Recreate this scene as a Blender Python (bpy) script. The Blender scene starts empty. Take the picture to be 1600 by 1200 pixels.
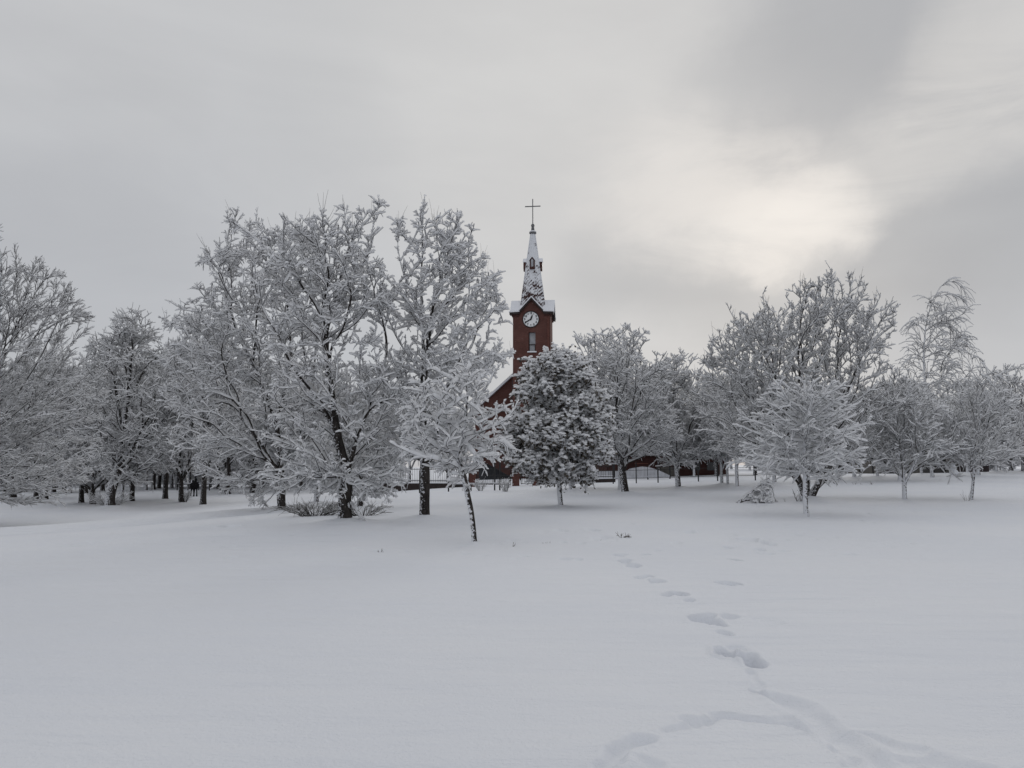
import bpy, bmesh, math, random
import numpy as np
from mathutils import Vector

scene = bpy.context.scene
COL = scene.collection
R = math.radians

# ------------------------------------------------------------------ camera
FPX, HOR, CAMZ = 1209.0, 726.0, 1.6
PITCH = math.atan((HOR - 600.0) / FPX)
cam_data = bpy.data.cameras.new("camera")
cam_data.sensor_width = 36.0
cam_data.lens = 36.0 * FPX / 1600.0
cam_data.clip_start = 0.05
cam_data.clip_end = 3000.0
cam = bpy.data.objects.new("camera", cam_data)
cam.location = (0, 0, CAMZ)
cam.rotation_euler = (math.pi / 2 + PITCH, 0, 0)
COL.objects.link(cam)
scene.camera = cam

def ray(px, py):
    x = (px - 800.0) / FPX
    y = -(py - 600.0) / FPX
    cp, sp = math.cos(PITCH), math.sin(PITCH)
    return np.array([x, cp - y * sp, sp + y * cp])

def at_depth(px, py, Y):
    d = ray(px, py)
    t = Y / d[1]
    return np.array([d[0] * t, Y, CAMZ + d[2] * t])

# ------------------------------------------------------------------ world and sun
SUN_AZ, SUN_EL = R(19.5), R(19.0)
world = bpy.data.worlds.new("World")
scene.world = world
world.use_nodes = True
nt = world.node_tree
for n in list(nt.nodes):
    nt.nodes.remove(n)

class NB:
    """small helper for wiring nodes"""
    def __init__(self, tree):
        self.t = tree
    def n(self, kind, **kw):
        nd = self.t.nodes.new(kind)
        for k, v in kw.items():
            setattr(nd, k, v)
        return nd
    def put(self, sock, v):
        if hasattr(v, "is_output"):
            self.t.links.new(v, sock)
        else:
            sock.default_value = v
    def math(self, op, a, b=None, c=None, clamp=False):
        nd = self.n("ShaderNodeMath", operation=op, use_clamp=clamp)
        for i, v in enumerate((a, b, c)):
            if v is not None:
                self.put(nd.inputs[i], v)
        return nd.outputs[0]
    def vmath(self, op, a, b=None, out=0):
        nd = self.n("ShaderNodeVectorMath", operation=op)
        for i, v in enumerate((a, b)):
            if v is not None:
                self.put(nd.inputs[i], v)
        return nd.outputs[out]
    def rng(self, v, a, b, c=0.0, d=1.0, mode="SMOOTHSTEP"):
        nd = self.n("ShaderNodeMapRange", interpolation_type=mode)
        nd.clamp = True
        self.put(nd.inputs[0], v)
        for i, q in enumerate((a, b, c, d)):
            nd.inputs[i + 1].default_value = q
        return nd.outputs[0]
    def mix(self, f, a, b, blend="MIX"):
        nd = self.n("ShaderNodeMix", data_type="RGBA", blend_type=blend)
        self.put(nd.inputs[0], f)
        for s, v in ((nd.inputs[6], a), (nd.inputs[7], b)):
            if isinstance(v, tuple) and len(v) == 3:
                v = (*v, 1.0)
            self.put(s, v)
        return nd.outputs[2]
    def noise(self, vec, scale, detail=4.0, rough=0.5, dist=0.0, col=False):
        nd = self.n("ShaderNodeTexNoise")
        if vec is not None:
            self.put(nd.inputs["Vector"], vec)
        nd.inputs["Scale"].default_value = scale
        nd.inputs["Detail"].default_value = detail
        nd.inputs["Roughness"].default_value = rough
        nd.inputs["Distortion"].default_value = dist
        return nd.outputs[1 if col else 0]

b = NB(nt)
sky = b.n("ShaderNodeTexSky", sky_type="NISHITA")
sky.sun_disc = False
sky.sun_elevation = SUN_EL
sky.sun_rotation = SUN_AZ
geo = b.n("ShaderNodeNewGeometry")
dirv = b.n("ShaderNodeTexCoord").outputs["Generated"]
warp = b.vmath("SUBTRACT", b.noise(dirv, 3.2, 7, 0.60, col=True), (0.5, 0.5, 0.5))
wdir = b.vmath("NORMALIZE", b.vmath("ADD", dirv, b.vmath("SCALE", warp, None)))
# scale input of the SCALE node
for nd in nt.nodes:
    if nd.type == "VECT_MATH" and nd.operation == "SCALE":
        nd.inputs[3].default_value = 0.17

def lobe(px, py, outer, inner=0.0):
    d = ray(px, py)
    d = d / np.linalg.norm(d)
    dot = b.vmath("DOT_PRODUCT", wdir, tuple(float(q) for q in d), out=1)
    return b.rng(dot, math.cos(R(outer)), math.cos(R(inner)), 0.0, 1.0)

sepz = b.n("ShaderNodeSeparateXYZ")
nt.links.new(dirv, sepz.inputs[0])
cloud = b.mix(b.rng(sepz.outputs[2], 0.0, 0.75), (0.500, 0.512, 0.540), (0.585, 0.590, 0.60))
# thinner cloud behind the photographer
cloud = b.mix(b.rng(sepz.outputs[1], 0.35, -0.7), cloud, (0.60, 0.615, 0.65))
def add_lobe(c, px, py, outer, amount, col, inner=0.0):
    f = b.math("MULTIPLY", lobe(px, py, outer, inner), amount)
    return b.mix(f, c, col)
BR = (0.69, 0.675, 0.655)
WM = (0.765, 0.738, 0.71)
DK = (0.415, 0.424, 0.442)
DK2 = (0.47, 0.475, 0.485)
HOT = (0.84, 0.803, 0.765)
tn = b.n("ShaderNodeMapping")
nt.links.new(dirv, tn.inputs[0])
tn.inputs["Rotation"].default_value = (0.0, R(-38), 0.0)
tn.inputs["Scale"].default_value = (1.3, 1.0, 4.2)
rag = b.rng(b.noise(tn.outputs[0], 3.0, 7, 0.6, 0.6), 0.30, 0.62, 0.25, 1.0)
for lp in [(1000, 230, 26, 0.62, BR), (800, 80, 22, 0.45, (0.63, 0.627, 0.62)), (300, 120, 16, 0.35, (0.585, 0.585, 0.588)),
           (1200, 170, 8, 0.32, DK), (1260, 90, 10, 0.45, DK), (1350, 20, 10, 0.5, DK), (1430, -50, 10, 0.45, DK),
           (1480, 330, 10, 0.62, DK), (1590, 270, 10, 0.5, DK), (1410, 420, 6, 0.4, DK), (1380, 300, 4, 0.4, DK), (1560, 420, 8, 0.35, DK),
           (1000, 400, 6, 0.5, DK2), (1080, 440, 6, 0.55, DK2), (1180, 490, 6, 0.5, DK2), (930, 430, 5, 0.3, DK2), (1300, 490, 7, 0.4, DK2),
           (500, 230, 8, 0.25, (0.49, 0.495, 0.505)), (240, 160, 5, 0.2, (0.49, 0.495, 0.505)), (120, 420, 14, 0.5, (0.45, 0.46, 0.485))]:
    cloud = add_lobe(cloud, *lp)
for px_, py_, o_, am_, c_ in [(1340, 280, 5, 0.35, BR), (1390, 235, 5, 0.35, BR), (1450, 190, 6, 0.38, BR), (1520, 130, 7, 0.42, BR), (1590, 70, 8, 0.5, BR),
           (1030, 290, 8, 0.45, WM), (1110, 300, 8, 0.5, WM), (1180, 325, 7.5, 0.55, WM), (1245, 345, 6, 0.8, WM), (1300, 350, 4.5, 0.75, WM), (1080, 340, 6, 0.5, WM), (1150, 375, 4, 0.4, WM), (1215, 400, 3.2, 0.5, WM),
           (1285, 335, 4, 0.5, HOT), (1225, 350, 5, 0.5, HOT), (1160, 345, 4, 0.3, HOT), (1195, 395, 3, 0.45, HOT), (1250, 375, 3.5, 0.5, HOT)]:
    f_ = b.math("MULTIPLY", b.math("MULTIPLY", lobe(px_, py_, o_), am_), rag)
    cloud = b.mix(f_, cloud, c_)
streak = b.n("ShaderNodeMapping")
nt.links.new(dirv, streak.inputs[0])
streak.inputs["Rotation"].default_value = (0.0, R(35), 0.0)
streak.inputs["Scale"].default_value = (1.1, 1.0, 3.2)
ns = b.noise(streak.outputs[0], 2.2, 7, 0.55, 0.4)
cloud = b.mix(1.0, cloud, b.mix(b.rng(ns, 0.25, 0.75, mode="LINEAR"), (0.93, 0.93, 0.935), (1.07, 1.07, 1.065)), "MULTIPLY")
bg1 = b.n("ShaderNodeBackground")
nt.links.new(sky.outputs[0], bg1.inputs[0])
bg1.inputs[1].default_value = 0.06
bg2 = b.n("ShaderNodeBackground")
nt.links.new(cloud, bg2.inputs[0])
bg2.inputs[1].default_value = 0.97
mixs = b.n("ShaderNodeMixShader")
mixs.inputs[0].default_value = 0.95
nt.links.new(bg1.outputs[0], mixs.inputs[1])
nt.links.new(bg2.outputs[0], mixs.inputs[2])
outw = b.n("ShaderNodeOutputWorld")
nt.links.new(mixs.outputs[0], outw.inputs[0])

sun_data = bpy.data.lights.new("sun", "SUN")
sun_data.energy = 0.55
sun_data.angle = R(24)
sun_data.color = (1.0, 0.95, 0.88)
sun = bpy.data.objects.new("sun", sun_data)
sd = Vector((math.sin(SUN_AZ) * math.cos(SUN_EL), math.cos(SUN_AZ) * math.cos(SUN_EL), math.sin(SUN_EL)))
sun.rotation_euler = sd.to_track_quat("Z", "Y").to_euler()
sun.location = (20, 50, 40)
COL.objects.link(sun)

vs = scene.view_settings
vs.view_transform = "Standard"
vs.look = "None"
vs.exposure = 0.06
vs.gamma = 1.0
vs.use_curve_mapping = False
scene.cycles.max_bounces = 8
scene.cycles.diffuse_bounces = 5
scene.cycles.glossy_bounces = 2

# ------------------------------------------------------------------ materials
def material(name, rough=0.9, spec=0.2):
    m = bpy.data.materials.new(name)
    m.use_nodes = True
    q = NB(m.node_tree)
    p = m.node_tree.nodes["Principled BSDF"]
    p.inputs["Roughness"].default_value = rough
    p.inputs["Specular IOR Level"].default_value = spec
    return m, q, p

def noisy(name, c1, c2, scale, rough=0.9, spec=0.2, detail=6, bump=0.0, coords="Object"):
    m, q, p = material(name, rough, spec)
    tc = q.n("ShaderNodeTexCoord").outputs[coords]
    f = q.noise(tc, scale, detail, 0.6)
    q.put(p.inputs["Base Color"], q.mix(q.rng(f, 0.3, 0.7), c1, c2))
    if bump:
        bn = q.n("ShaderNodeBump")
        bn.inputs["Strength"].default_value = bump
        bn.inputs["Distance"].default_value = 0.02
        q.put(bn.inputs["Height"], f)
        q.put(p.inputs["Normal"], bn.outputs[0])
    return m

def bark(name, c1, c2, plaster=0.5, cover=0.5):
    """bark with wind-driven snow stuck to the weather side"""
    m, q, p = material(name, 0.95, 0.1)
    tc = q.n("ShaderNodeTexCoord").outputs["Object"]
    mp = q.n("ShaderNodeMapping")
    q.put(mp.inputs[0], tc)
    mp.inputs["Scale"].default_value = (1, 1, 0.35)
    f = q.noise(mp.outputs[0], 14, 6, 0.65)
    base = q.mix(q.rng(f, 0.35, 0.65), c1, c2)
    nrm = q.n("ShaderNodeNewGeometry").outputs["Normal"]
    w = q.vmath("DOT_PRODUCT", nrm, (-0.87, -0.45, 0.2), out=1)
    sp = q.noise(tc, 17, 5, 0.62)
    k = q.math("ADD", q.math("MULTIPLY", w, 0.30), q.math("MULTIPLY", sp, 1.75))
    k = q.rng(k, 1.30 - cover, 1.40 - cover)
    k = q.math("MULTIPLY", k, plaster)
    q.put(p.inputs["Base Color"], q.mix(k, base, (0.74, 0.75, 0.78)))
    bn = q.n("ShaderNodeBump")
    bn.inputs["Strength"].default_value = 0.6
    bn.inputs["Distance"].default_value = 0.02
    q.put(bn.inputs["Height"], f)
    q.put(p.inputs["Normal"], bn.outputs[0])
    return m

M = {}
m, q, p = material("tree snow", 0.85, 0.12)
tc = q.n("ShaderNodeTexCoord").outputs["Object"]
sc_ = q.mix(q.rng(q.noise(tc, 3.0, 5, 0.6), 0.3, 0.7), (0.915, 0.92, 0.935), (0.945, 0.948, 0.957))
q.put(p.inputs["Base Color"], sc_)
tr = q.n("ShaderNodeBsdfTranslucent")
q.put(tr.inputs[0], sc_)
mx = q.n("ShaderNodeMixShader")
mx.inputs[0].default_value = 0.43
q.put(mx.inputs[1], p.outputs[0])
q.put(mx.inputs[2], tr.outputs[0])
q.put(m.node_tree.nodes["Material Output"].inputs[0], mx.outputs[0])
M["snow_tree"] = m
M["bark_dark"] = bark("dark bark", (0.022, 0.019, 0.018), (0.055, 0.048, 0.044), 0.85, 0.17)
M["bark_white"] = bark("snow plastered bark", (0.030, 0.026, 0.024), (0.07, 0.062, 0.056), 0.95, 0.44)
M["bark_mid"] = bark("bark flecked with snow", (0.026, 0.022, 0.021), (0.06, 0.052, 0.048), 0.9, 0.33)
M["twig"] = noisy("twig bark", (0.020, 0.017, 0.016), (0.042, 0.036, 0.033), 8.0)
M["leaf_dark"] = noisy("withered leaves", (0.055, 0.050, 0.044), (0.11, 0.095, 0.078), 5.0)
M["stalk"] = noisy("dry stalk", (0.05, 0.045, 0.04), (0.12, 0.10, 0.085), 20.0)

# ground snow
m, q, p = material("ground snow", 0.8, 0.2)
tc = q.n("ShaderNodeTexCoord").outputs["Object"]
f1 = q.noise(tc, 0.25, 4, 0.5)
q.put(p.inputs["Base Color"], q.mix(q.rng(f1, 0.3, 0.7), (0.77, 0.79, 0.835), (0.80, 0.815, 0.85)))
mp = q.n("ShaderNodeMapping")
q.put(mp.inputs[0], tc)
mp.inputs["Rotation"].default_value = (0, 0, R(28))
mp.inputs["Scale"].default_value = (0.45, 1.6, 1.0)
h1 = q.noise(mp.outputs[0], 1.3, 6, 0.5)
h2 = q.noise(tc, 30, 4, 0.65)
h3 = q.noise(tc, 5.5, 6, 0.6)
sx = q.n("ShaderNodeSeparateXYZ")
q.put(sx.inputs[0], tc)
trod = q.rng(q.math("SUBTRACT", sx.outputs[0], q.math("MULTIPLY", sx.outputs[1], -0.10)), -2.0, -9.0)
hh = q.math("ADD", q.math("MULTIPLY", h1, 1.1), q.math("MULTIPLY", h2, 0.16))
hh = q.math("ADD", hh, q.math("MULTIPLY", q.math("MULTIPLY", h3, trod), 0.55))
bn = q.n("ShaderNodeBump")
bn.inputs["Strength"].default_value = 0.7
bn.inputs["Distance"].default_value = 0.13
q.put(bn.inputs["Height"], hh)
q.put(p.inputs["Normal"], bn.outputs[0])
M["snow_ground"] = m
M["snow_cap"] = noisy("snow cap", (0.76, 0.775, 0.81), (0.80, 0.81, 0.84), 2.0, 0.85, 0.15)

# brick
def brick(name, c1, c2, mortar, scale=1.0, fleck=0.0):
    m, q, p = material(name, 0.9, 0.15)
    tc = q.n("ShaderNodeTexCoord").outputs["Object"]
    s = q.n("ShaderNodeSeparateXYZ")
    q.put(s.inputs[0], tc)
    cmb = q.n("ShaderNodeCombineXYZ")
    q.put(cmb.inputs[0], q.math("ADD", s.outputs[0], s.outputs[1]))
    q.put(cmb.inputs[1], s.outputs[2])
    bt = q.n("ShaderNodeTexBrick")
    q.put(bt.inputs["Vector"], cmb.outputs[0])
    bt.inputs["Color1"].default_value = (*c1, 1)
    bt.inputs["Color2"].default_value = (*c2, 1)
    bt.inputs["Mortar"].default_value = (*mortar, 1)
    bt.inputs["Scale"].default_value = scale
    bt.inputs["Brick Width"].default_value = 0.26
    bt.inputs["Row Height"].default_value = 0.08
    bt.inputs["Mortar Size"].default_value = 0.008
    n1 = q.noise(tc, 0.9, 5, 0.6)
    col = q.mix(q.rng(n1, 0.25, 0.75), q.mix(1.0, bt.outputs[0], (0.72, 0.70, 0.70), "MULTIPLY"), bt.outputs[0])
    n2 = q.noise(tc, 5.0, 3, 0.7)
    col = q.mix(q.math("MULTIPLY", q.rng(n2, 0.68, 0.74), fleck), col, (0.7, 0.71, 0.74))
    q.put(p.inputs["Base Color"], col)
    return m
M["brick"] = brick("red brick", (0.118, 0.049, 0.040), (0.150, 0.062, 0.051), (0.12, 0.085, 0.075), 1.0, 0.5)
M["brick_dark"] = brick("dark red brick", (0.070, 0.031, 0.027), (0.092, 0.040, 0.034), (0.075, 0.052, 0.048), 1.0, 0.4)
M["glass_dark"] = noisy("dark window glass", (0.018, 0.020, 0.024), (0.030, 0.033, 0.038), 0.7, 0.15, 0.5)
M["glass_pale"] = noisy("frosted window glass", (0.28, 0.29, 0.31), (0.42, 0.43, 0.45), 2.5, 0.35, 0.4)
M["metal_dark"] = noisy("dark painted metal", (0.020, 0.020, 0.021), (0.036, 0.035, 0.036), 6.0, 0.6, 0.3)
M["metal_grey"] = noisy("weathered grey metal", (0.10, 0.10, 0.105), (0.16, 0.16, 0.165), 4.0, 0.5, 0.4)
M["fascia"] = noisy("dark roof edge board", (0.030, 0.024, 0.023), (0.05, 0.038, 0.036), 4.0, 0.7)
M["dial"] = noisy("white clock enamel", (0.78, 0.79, 0.80), (0.83, 0.84, 0.85), 1.5, 0.5, 0.3)
M["ink"] = noisy("black clock paint", (0.012, 0.012, 0.013), (0.02, 0.02, 0.021), 3.0, 0.5, 0.3)
M["concrete"] = noisy("stained concrete panel", (0.115, 0.108, 0.100), (0.175, 0.165, 0.152), 1.4, 0.95)
M["concrete_dark"] = noisy("dark stained panel", (0.06, 0.057, 0.057), (0.10, 0.095, 0.093), 1.6, 0.95)
M["rail_board"] = noisy("faded red boards", (0.16, 0.065, 0.052), (0.20, 0.09, 0.072), 2.0, 0.9)
M["picket_pale"] = noisy("pale grey picket paint", (0.46, 0.47, 0.50), (0.56, 0.57, 0.60), 2.0, 0.85)
M["shed"] = noisy("dark shed boards", (0.030, 0.024, 0.026), (0.06, 0.046, 0.046), 2.5, 0.9)
M["cloth"] = noisy("black coat cloth", (0.008, 0.008, 0.009), (0.018, 0.017, 0.018), 6.0, 0.95)
M["cloth2"] = noisy("charcoal trouser cloth", (0.012, 0.012, 0.014), (0.024, 0.024, 0.028), 6.0, 0.95)
M["skin"] = noisy("skin", (0.36, 0.22, 0.17), (0.42, 0.27, 0.21), 8.0, 0.6)

# spire: tile courses with snow lying on most of each tile
m, q, p = material("snowy spire tiles", 0.9, 0.15)
tc = q.n("ShaderNodeTexCoord").outputs["Object"]
s = q.n("ShaderNodeSeparateXYZ")
q.put(s.inputs[0], tc)
ang = q.math("ARCTAN2", s.outputs[1], s.outputs[0])
rad = q.math("SQRT", q.math("ADD", q.math("MULTIPLY", s.outputs[0], s.outputs[0]), q.math("MULTIPLY", s.outputs[1], s.outputs[1])))
arc = q.math("MULTIPLY", ang, rad)
u = q.math("ADD", q.math("MULTIPLY", s.outputs[2], 1.0), q.math("MULTIPLY", arc, -0.75))
fr = q.math("FRACT", q.math("MULTIPLY", u, 2.9))
nz = q.noise(tc, 5.0, 5, 0.7)
big = q.noise(tc, 1.1, 4, 0.65)
bare = q.math("ADD", q.math("MULTIPLY", nz, 0.72), q.math("MULTIPLY", big, 0.85))
bare = q.math("ADD", bare, q.math("MULTIPLY", fr, 0.17))
rise = q.rng(s.outputs[2], -0.2, 6.0, 0.16, -0.12, "LINEAR")
bare = q.math("ADD", bare, rise)
k = q.rng(bare, 0.86, 0.99)
q.put(p.inputs["Base Color"], q.mix(k, (0.72, 0.735, 0.765), (0.055, 0.030, 0.028)))
M["spire"] = m

# ------------------------------------------------------------------ mesh helpers
def raw_mesh(name, co, faces, smooth=False):
    """co (n,3); faces: (q,4) array, or list of lists"""
    me = bpy.data.meshes.new(name)
    if isinstance(faces, np.ndarray):
        nf, k = faces.shape
        me.vertices.add(len(co))
        me.vertices.foreach_set("co", np.ascontiguousarray(co, dtype=np.float32).ravel())
        me.loops.add(nf * k)
        me.loops.foreach_set("vertex_index", np.ascontiguousarray(faces, dtype=np.int32).ravel())
        me.polygons.add(nf)
        me.polygons.foreach_set("loop_start", np.arange(0, nf * k, k, dtype=np.int32))
        me.update(calc_edges=True)
    else:
        me.from_pydata([tuple(map(float, c)) for c in co], [], faces)
        me.update()
    if smooth:
        me.polygons.foreach_set("use_smooth", np.ones(len(me.polygons), dtype=bool))
    return me

def link(name, me, mat=None, parent=None, loc=None, rot=None):
    if mat is not None and len(me.materials) == 0:
        me.materials.append(mat)
    o = bpy.data.objects.new(name, me)
    COL.objects.link(o)
    if parent is not None:
        o.parent = parent
    if loc is not None:
        o.location = [float(q) for q in loc]
    if rot is not None:
        o.rotation_euler = rot
    return o

def tag(o, label=None, cat=None, group=None, kind=None):
    if label: o["label"] = label
    if cat: o["category"] = cat
    if group: o["group"] = group
    if kind: o["kind"] = kind
    return o

def thing(name, label, cat, loc=(0, 0, 0), rz=0.0, group=None):
    o = bpy.data.objects.new(name, None)
    o.empty_display_size = 0.2
    COL.objects.link(o)
    o.location = [float(q) for q in loc]
    o.rotation_euler = (0, 0, rz)
    return tag(o, label, cat, group)

class MB:
    """collects solids and links them as one mesh"""
    def __init__(self):
        self.v, self.f = [], []
    def add(self, vs_, fs_):
        k = len(self.v)
        self.v += [tuple(map(float, q)) for q in vs_]
        self.f += [[i + k for i in f] for f in fs_]
        return self
    def box(self, x0, x1, y0, y1, z0, z1):
        return self.add([(x0, y0, z0), (x1, y0, z0), (x1, y1, z0), (x0, y1, z0), (x0, y0, z1), (x1, y0, z1), (x1, y1, z1), (x0, y1, z1)],
                        [[0, 3, 2, 1], [4, 5, 6, 7], [0, 1, 5, 4], [1, 2, 6, 5], [2, 3, 7, 6], [3, 0, 4, 7]])
    def prism(self, poly, y0, y1):
        """polygon in x,z extruded along y"""
        n = len(poly)
        vs_ = [(x, y0, z) for x, z in poly] + [(x, y1, z) for x, z in poly]
        fs_ = [list(range(n)), list(range(2 * n - 1, n - 1, -1))]
        for i in range(n):
            j = (i + 1) % n
            fs_.append([i, n + i, n + j, j])
        return self.add(vs_, fs_)
    def prism_x(self, poly, x0, x1):
        n = len(poly)
        vs_ = [(x0, y, z) for y, z in poly] + [(x1, y, z) for y, z in poly]
        fs_ = [list(range(n)), list(range(2 * n - 1, n - 1, -1))]
        for i in range(n):
            j = (i + 1) % n
            fs_.append([i, n + i, n + j, j])
        return self.add(vs_, fs_)
    def prism_z(self, poly, z0, z1):
        n = len(poly)
        vs_ = [(x, y, z0) for x, y in poly] + [(x, y, z1) for x, y in poly]
        fs_ = [list(range(n)), list(range(2 * n - 1, n - 1, -1))]
        for i in range(n):
            j = (i + 1) % n
            fs_.append([i, n + i, n + j, j])
        return self.add(vs_, fs_)
    def lathe(self, prof, n=12, cx=0, cy=0, phase=0.0):
        """prof: list of (r, z)"""
        vs_, fs_ = [], []
        for r, z in prof:
            for i in range(n):
                a = phase + 2 * math.pi * i / n
                vs_.append((cx + r * math.cos(a), cy + r * math.sin(a), z))
        for k in range(len(prof) - 1):
            for i in range(n):
                j = (i + 1) % n
                fs_.append([k * n + i, k * n + j, (k + 1) * n + j, (k + 1) * n + i])
        fs_.append(list(range(n))[::-1])
        fs_.append([(len(prof) - 1) * n + i for i in range(n)])
        return self.add(vs_, fs_)
    def tube(self, pts, radii, n=6):
        pts = [Vector(p_) for p_ in pts]
        vs_, fs_ = [], []
        for i, p_ in enumerate(pts):
            t = (pts[min(i + 1, len(pts) - 1)] - pts[max(i - 1, 0)]).normalized()
            ref = Vector((0, 0, 1)) if abs(t.z) < 0.9 else Vector((0, 1, 0))
            u_ = t.cross(ref).normalized()
            v_ = t.cross(u_)
            r = radii[i] if hasattr(radii, "__len__") else radii
            for k in range(n):
                a = 2 * math.pi * k / n
                vs_.append(p_ + (u_ * math.cos(a) + v_ * math.sin(a)) * r)
        for i in range(len(pts) - 1):
            for k in range(n):
                j = (k + 1) % n
                fs_.append([i * n + k, i * n + j, (i + 1) * n + j, (i + 1) * n + k])
        fs_.append(list(range(n))[::-1])
        fs_.append([(len(pts) - 1) * n + k for k in range(n)])
        return self.add(vs_, fs_)
    def build(self, name, mat, parent=None, loc=None, rz=None, smooth=False, bevel=0.0):
        me = raw_mesh(name, self.v, self.f, smooth)
        o = link(name, me, mat, parent, loc, (0, 0, rz) if rz is not None else None)
        if bevel:
            mod = o.modifiers.new("bevel", "BEVEL")
            mod.width = bevel
            mod.segments = 2
            mod.limit_method = "ANGLE"
        return o

# ------------------------------------------------------------------ ground
def sstep(a, c, x):
    t = np.clip((x - a) / (c - a), 0, 1)
    return t * t * (3 - 2 * t)

_rs = np.random.RandomState(5)
_waves = [(_rs.uniform(0.15, 0.9), _rs.uniform(0, 2 * math.pi), _rs.uniform(0, 6.28)) for _ in range(26)]

def base_z(x, y):
    x = np.asarray(x, float); y = np.asarray(y, float)
    z = -1.75 * sstep(-2, -26, x) * sstep(6, 45, y)
    z = z + 0.9 * sstep(-8, 30, x) * sstep(10, 75, y)
    u = np.zeros_like(z)
    for k, a, ph in _waves:
        u = u + np.sin(k * (x * math.cos(a) + y * math.sin(a)) + ph) / (k * 26) * 0.5
    left = sstep(-3, -12, x) * sstep(5, 16, y)
    z = z + u * 0.16 * (0.75 + 0.8 * left)
    # worn track that crosses the dip
    d = (y - (27 + (x + 20) * 0.75)) / 2.2
    z = z + 0.16 * left * np.exp(-(d - 1.3) ** 2) - 0.18 * left * np.exp(-(d + 0.6) ** 2)
    return z

def at_ground(px, py):
    d = ray(px, py)
    t = np.concatenate([np.arange(2, 40, 0.05), np.arange(40, 400, 0.25)]) / d[1]
    x = d[0] * t; y = d[1] * t; z = CAMZ + d[2] * t
    k = np.argmax(z <= base_z(x, y))
    return np.array([x[k], y[k], float(base_z(x[k], y[k]))])

PRINTS = []   # x, y, a, b, angle, depth
for px, py, w, dp in [(966, 868, .16, .05), (977, 877, .20, .07), (989, 884, .20, .06), (1000, 903, .17, .05), (1012, 901, .15, .05),
                      (1025, 909, .20, .08), (1046, 929, .15, .05), (1059, 929, .17, .10), (1078, 938, .13, .04),
                      (1098, 967, .22, .15), (1108, 972, .15, .10), (1122, 976, .14, .17), (1138, 964, .21, .06), (1134, 990, .12, .06),
                      (1132, 1018, .17, .20), (1142, 1026, .15, .17), (1155, 1014, .16, .04), (1168, 1030, .17, .20), (1178, 1036, .17, .18),
                      (1191, 1084, .09, .06), (1132, 912, .18, .07), (1146, 912, .15, .06), (1148, 875, .15, .06), (1138, 856, .16, .05),
                      (1168, 843, .35, .08), (1190, 847, .22, .07), (1202, 850, .3, .07), (1187, 859, .2, .06), (1078, 831, .3, .05),
                      (1203, 971, .25, .02), (940, 840, .4, .04), (925, 828, .3, .05), (875, 829, .3, .04), (360, 822, .5, .10), (130, 850, .6, .06)]:
    g = at_ground(px, py)
    PRINTS.append((g[0], g[1], w * 0.46, w * _rs.uniform(0.7, 1.15), _rs.uniform(-0.35, 0.35), dp * (1.0 if py > 955 else 1.7)))
for _ in range(170):     # pocks where clumps have dropped off the branches
    g = at_ground(_rs.uniform(60, 1500), 790 + 85 * _rs.rand() ** 1.6)
    PRINTS.append((g[0], g[1], _rs.uniform(.05, .13), _rs.uniform(.06, .16), 0.0, _rs.uniform(.02, .06)))
TRAILS = []   # polyline, half width, depth
for pts, w, dp in [([(948, 1196), (972, 1172), (1000, 1157)], .10, .10), ([(975, 1215), (1012, 1192)], .10, .05),
                   ([(1042, 1141), (1060, 1138), (1078, 1134)], .07, .05), ([(1075, 1126), (1100, 1129), (1130, 1123), (1185, 1126), (1230, 1134), (1262, 1142)], .08, .09),
                   ([(1108, 1118), (1180, 1121), (1230, 1127)], .05, .04), ([(1172, 1050), (1183, 1072), (1191, 1085)], .06, .04),
                   ([(1222, 1092), (1255, 1110), (1290, 1138), (1330, 1168), (1400, 1205), (1470, 1240)], .13, .09),
                   ([(1303, 1172), (1322, 1188), (1330, 1196)], .06, .06), ([(1360, 1153), (1400, 1168), (1440, 1177)], .06, .05),
                   ([(1420, 1186), (1470, 1190), (1530, 1206), (1600, 1235)], .13, .08)]:
    TRAILS.append((np.array([at_ground(*q_)[:2] for q_ in pts]), w * 0.68, dp * 0.5))

# trunk bases that heap the snow a little: x, y, radius, height
MOUNDS = []

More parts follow.
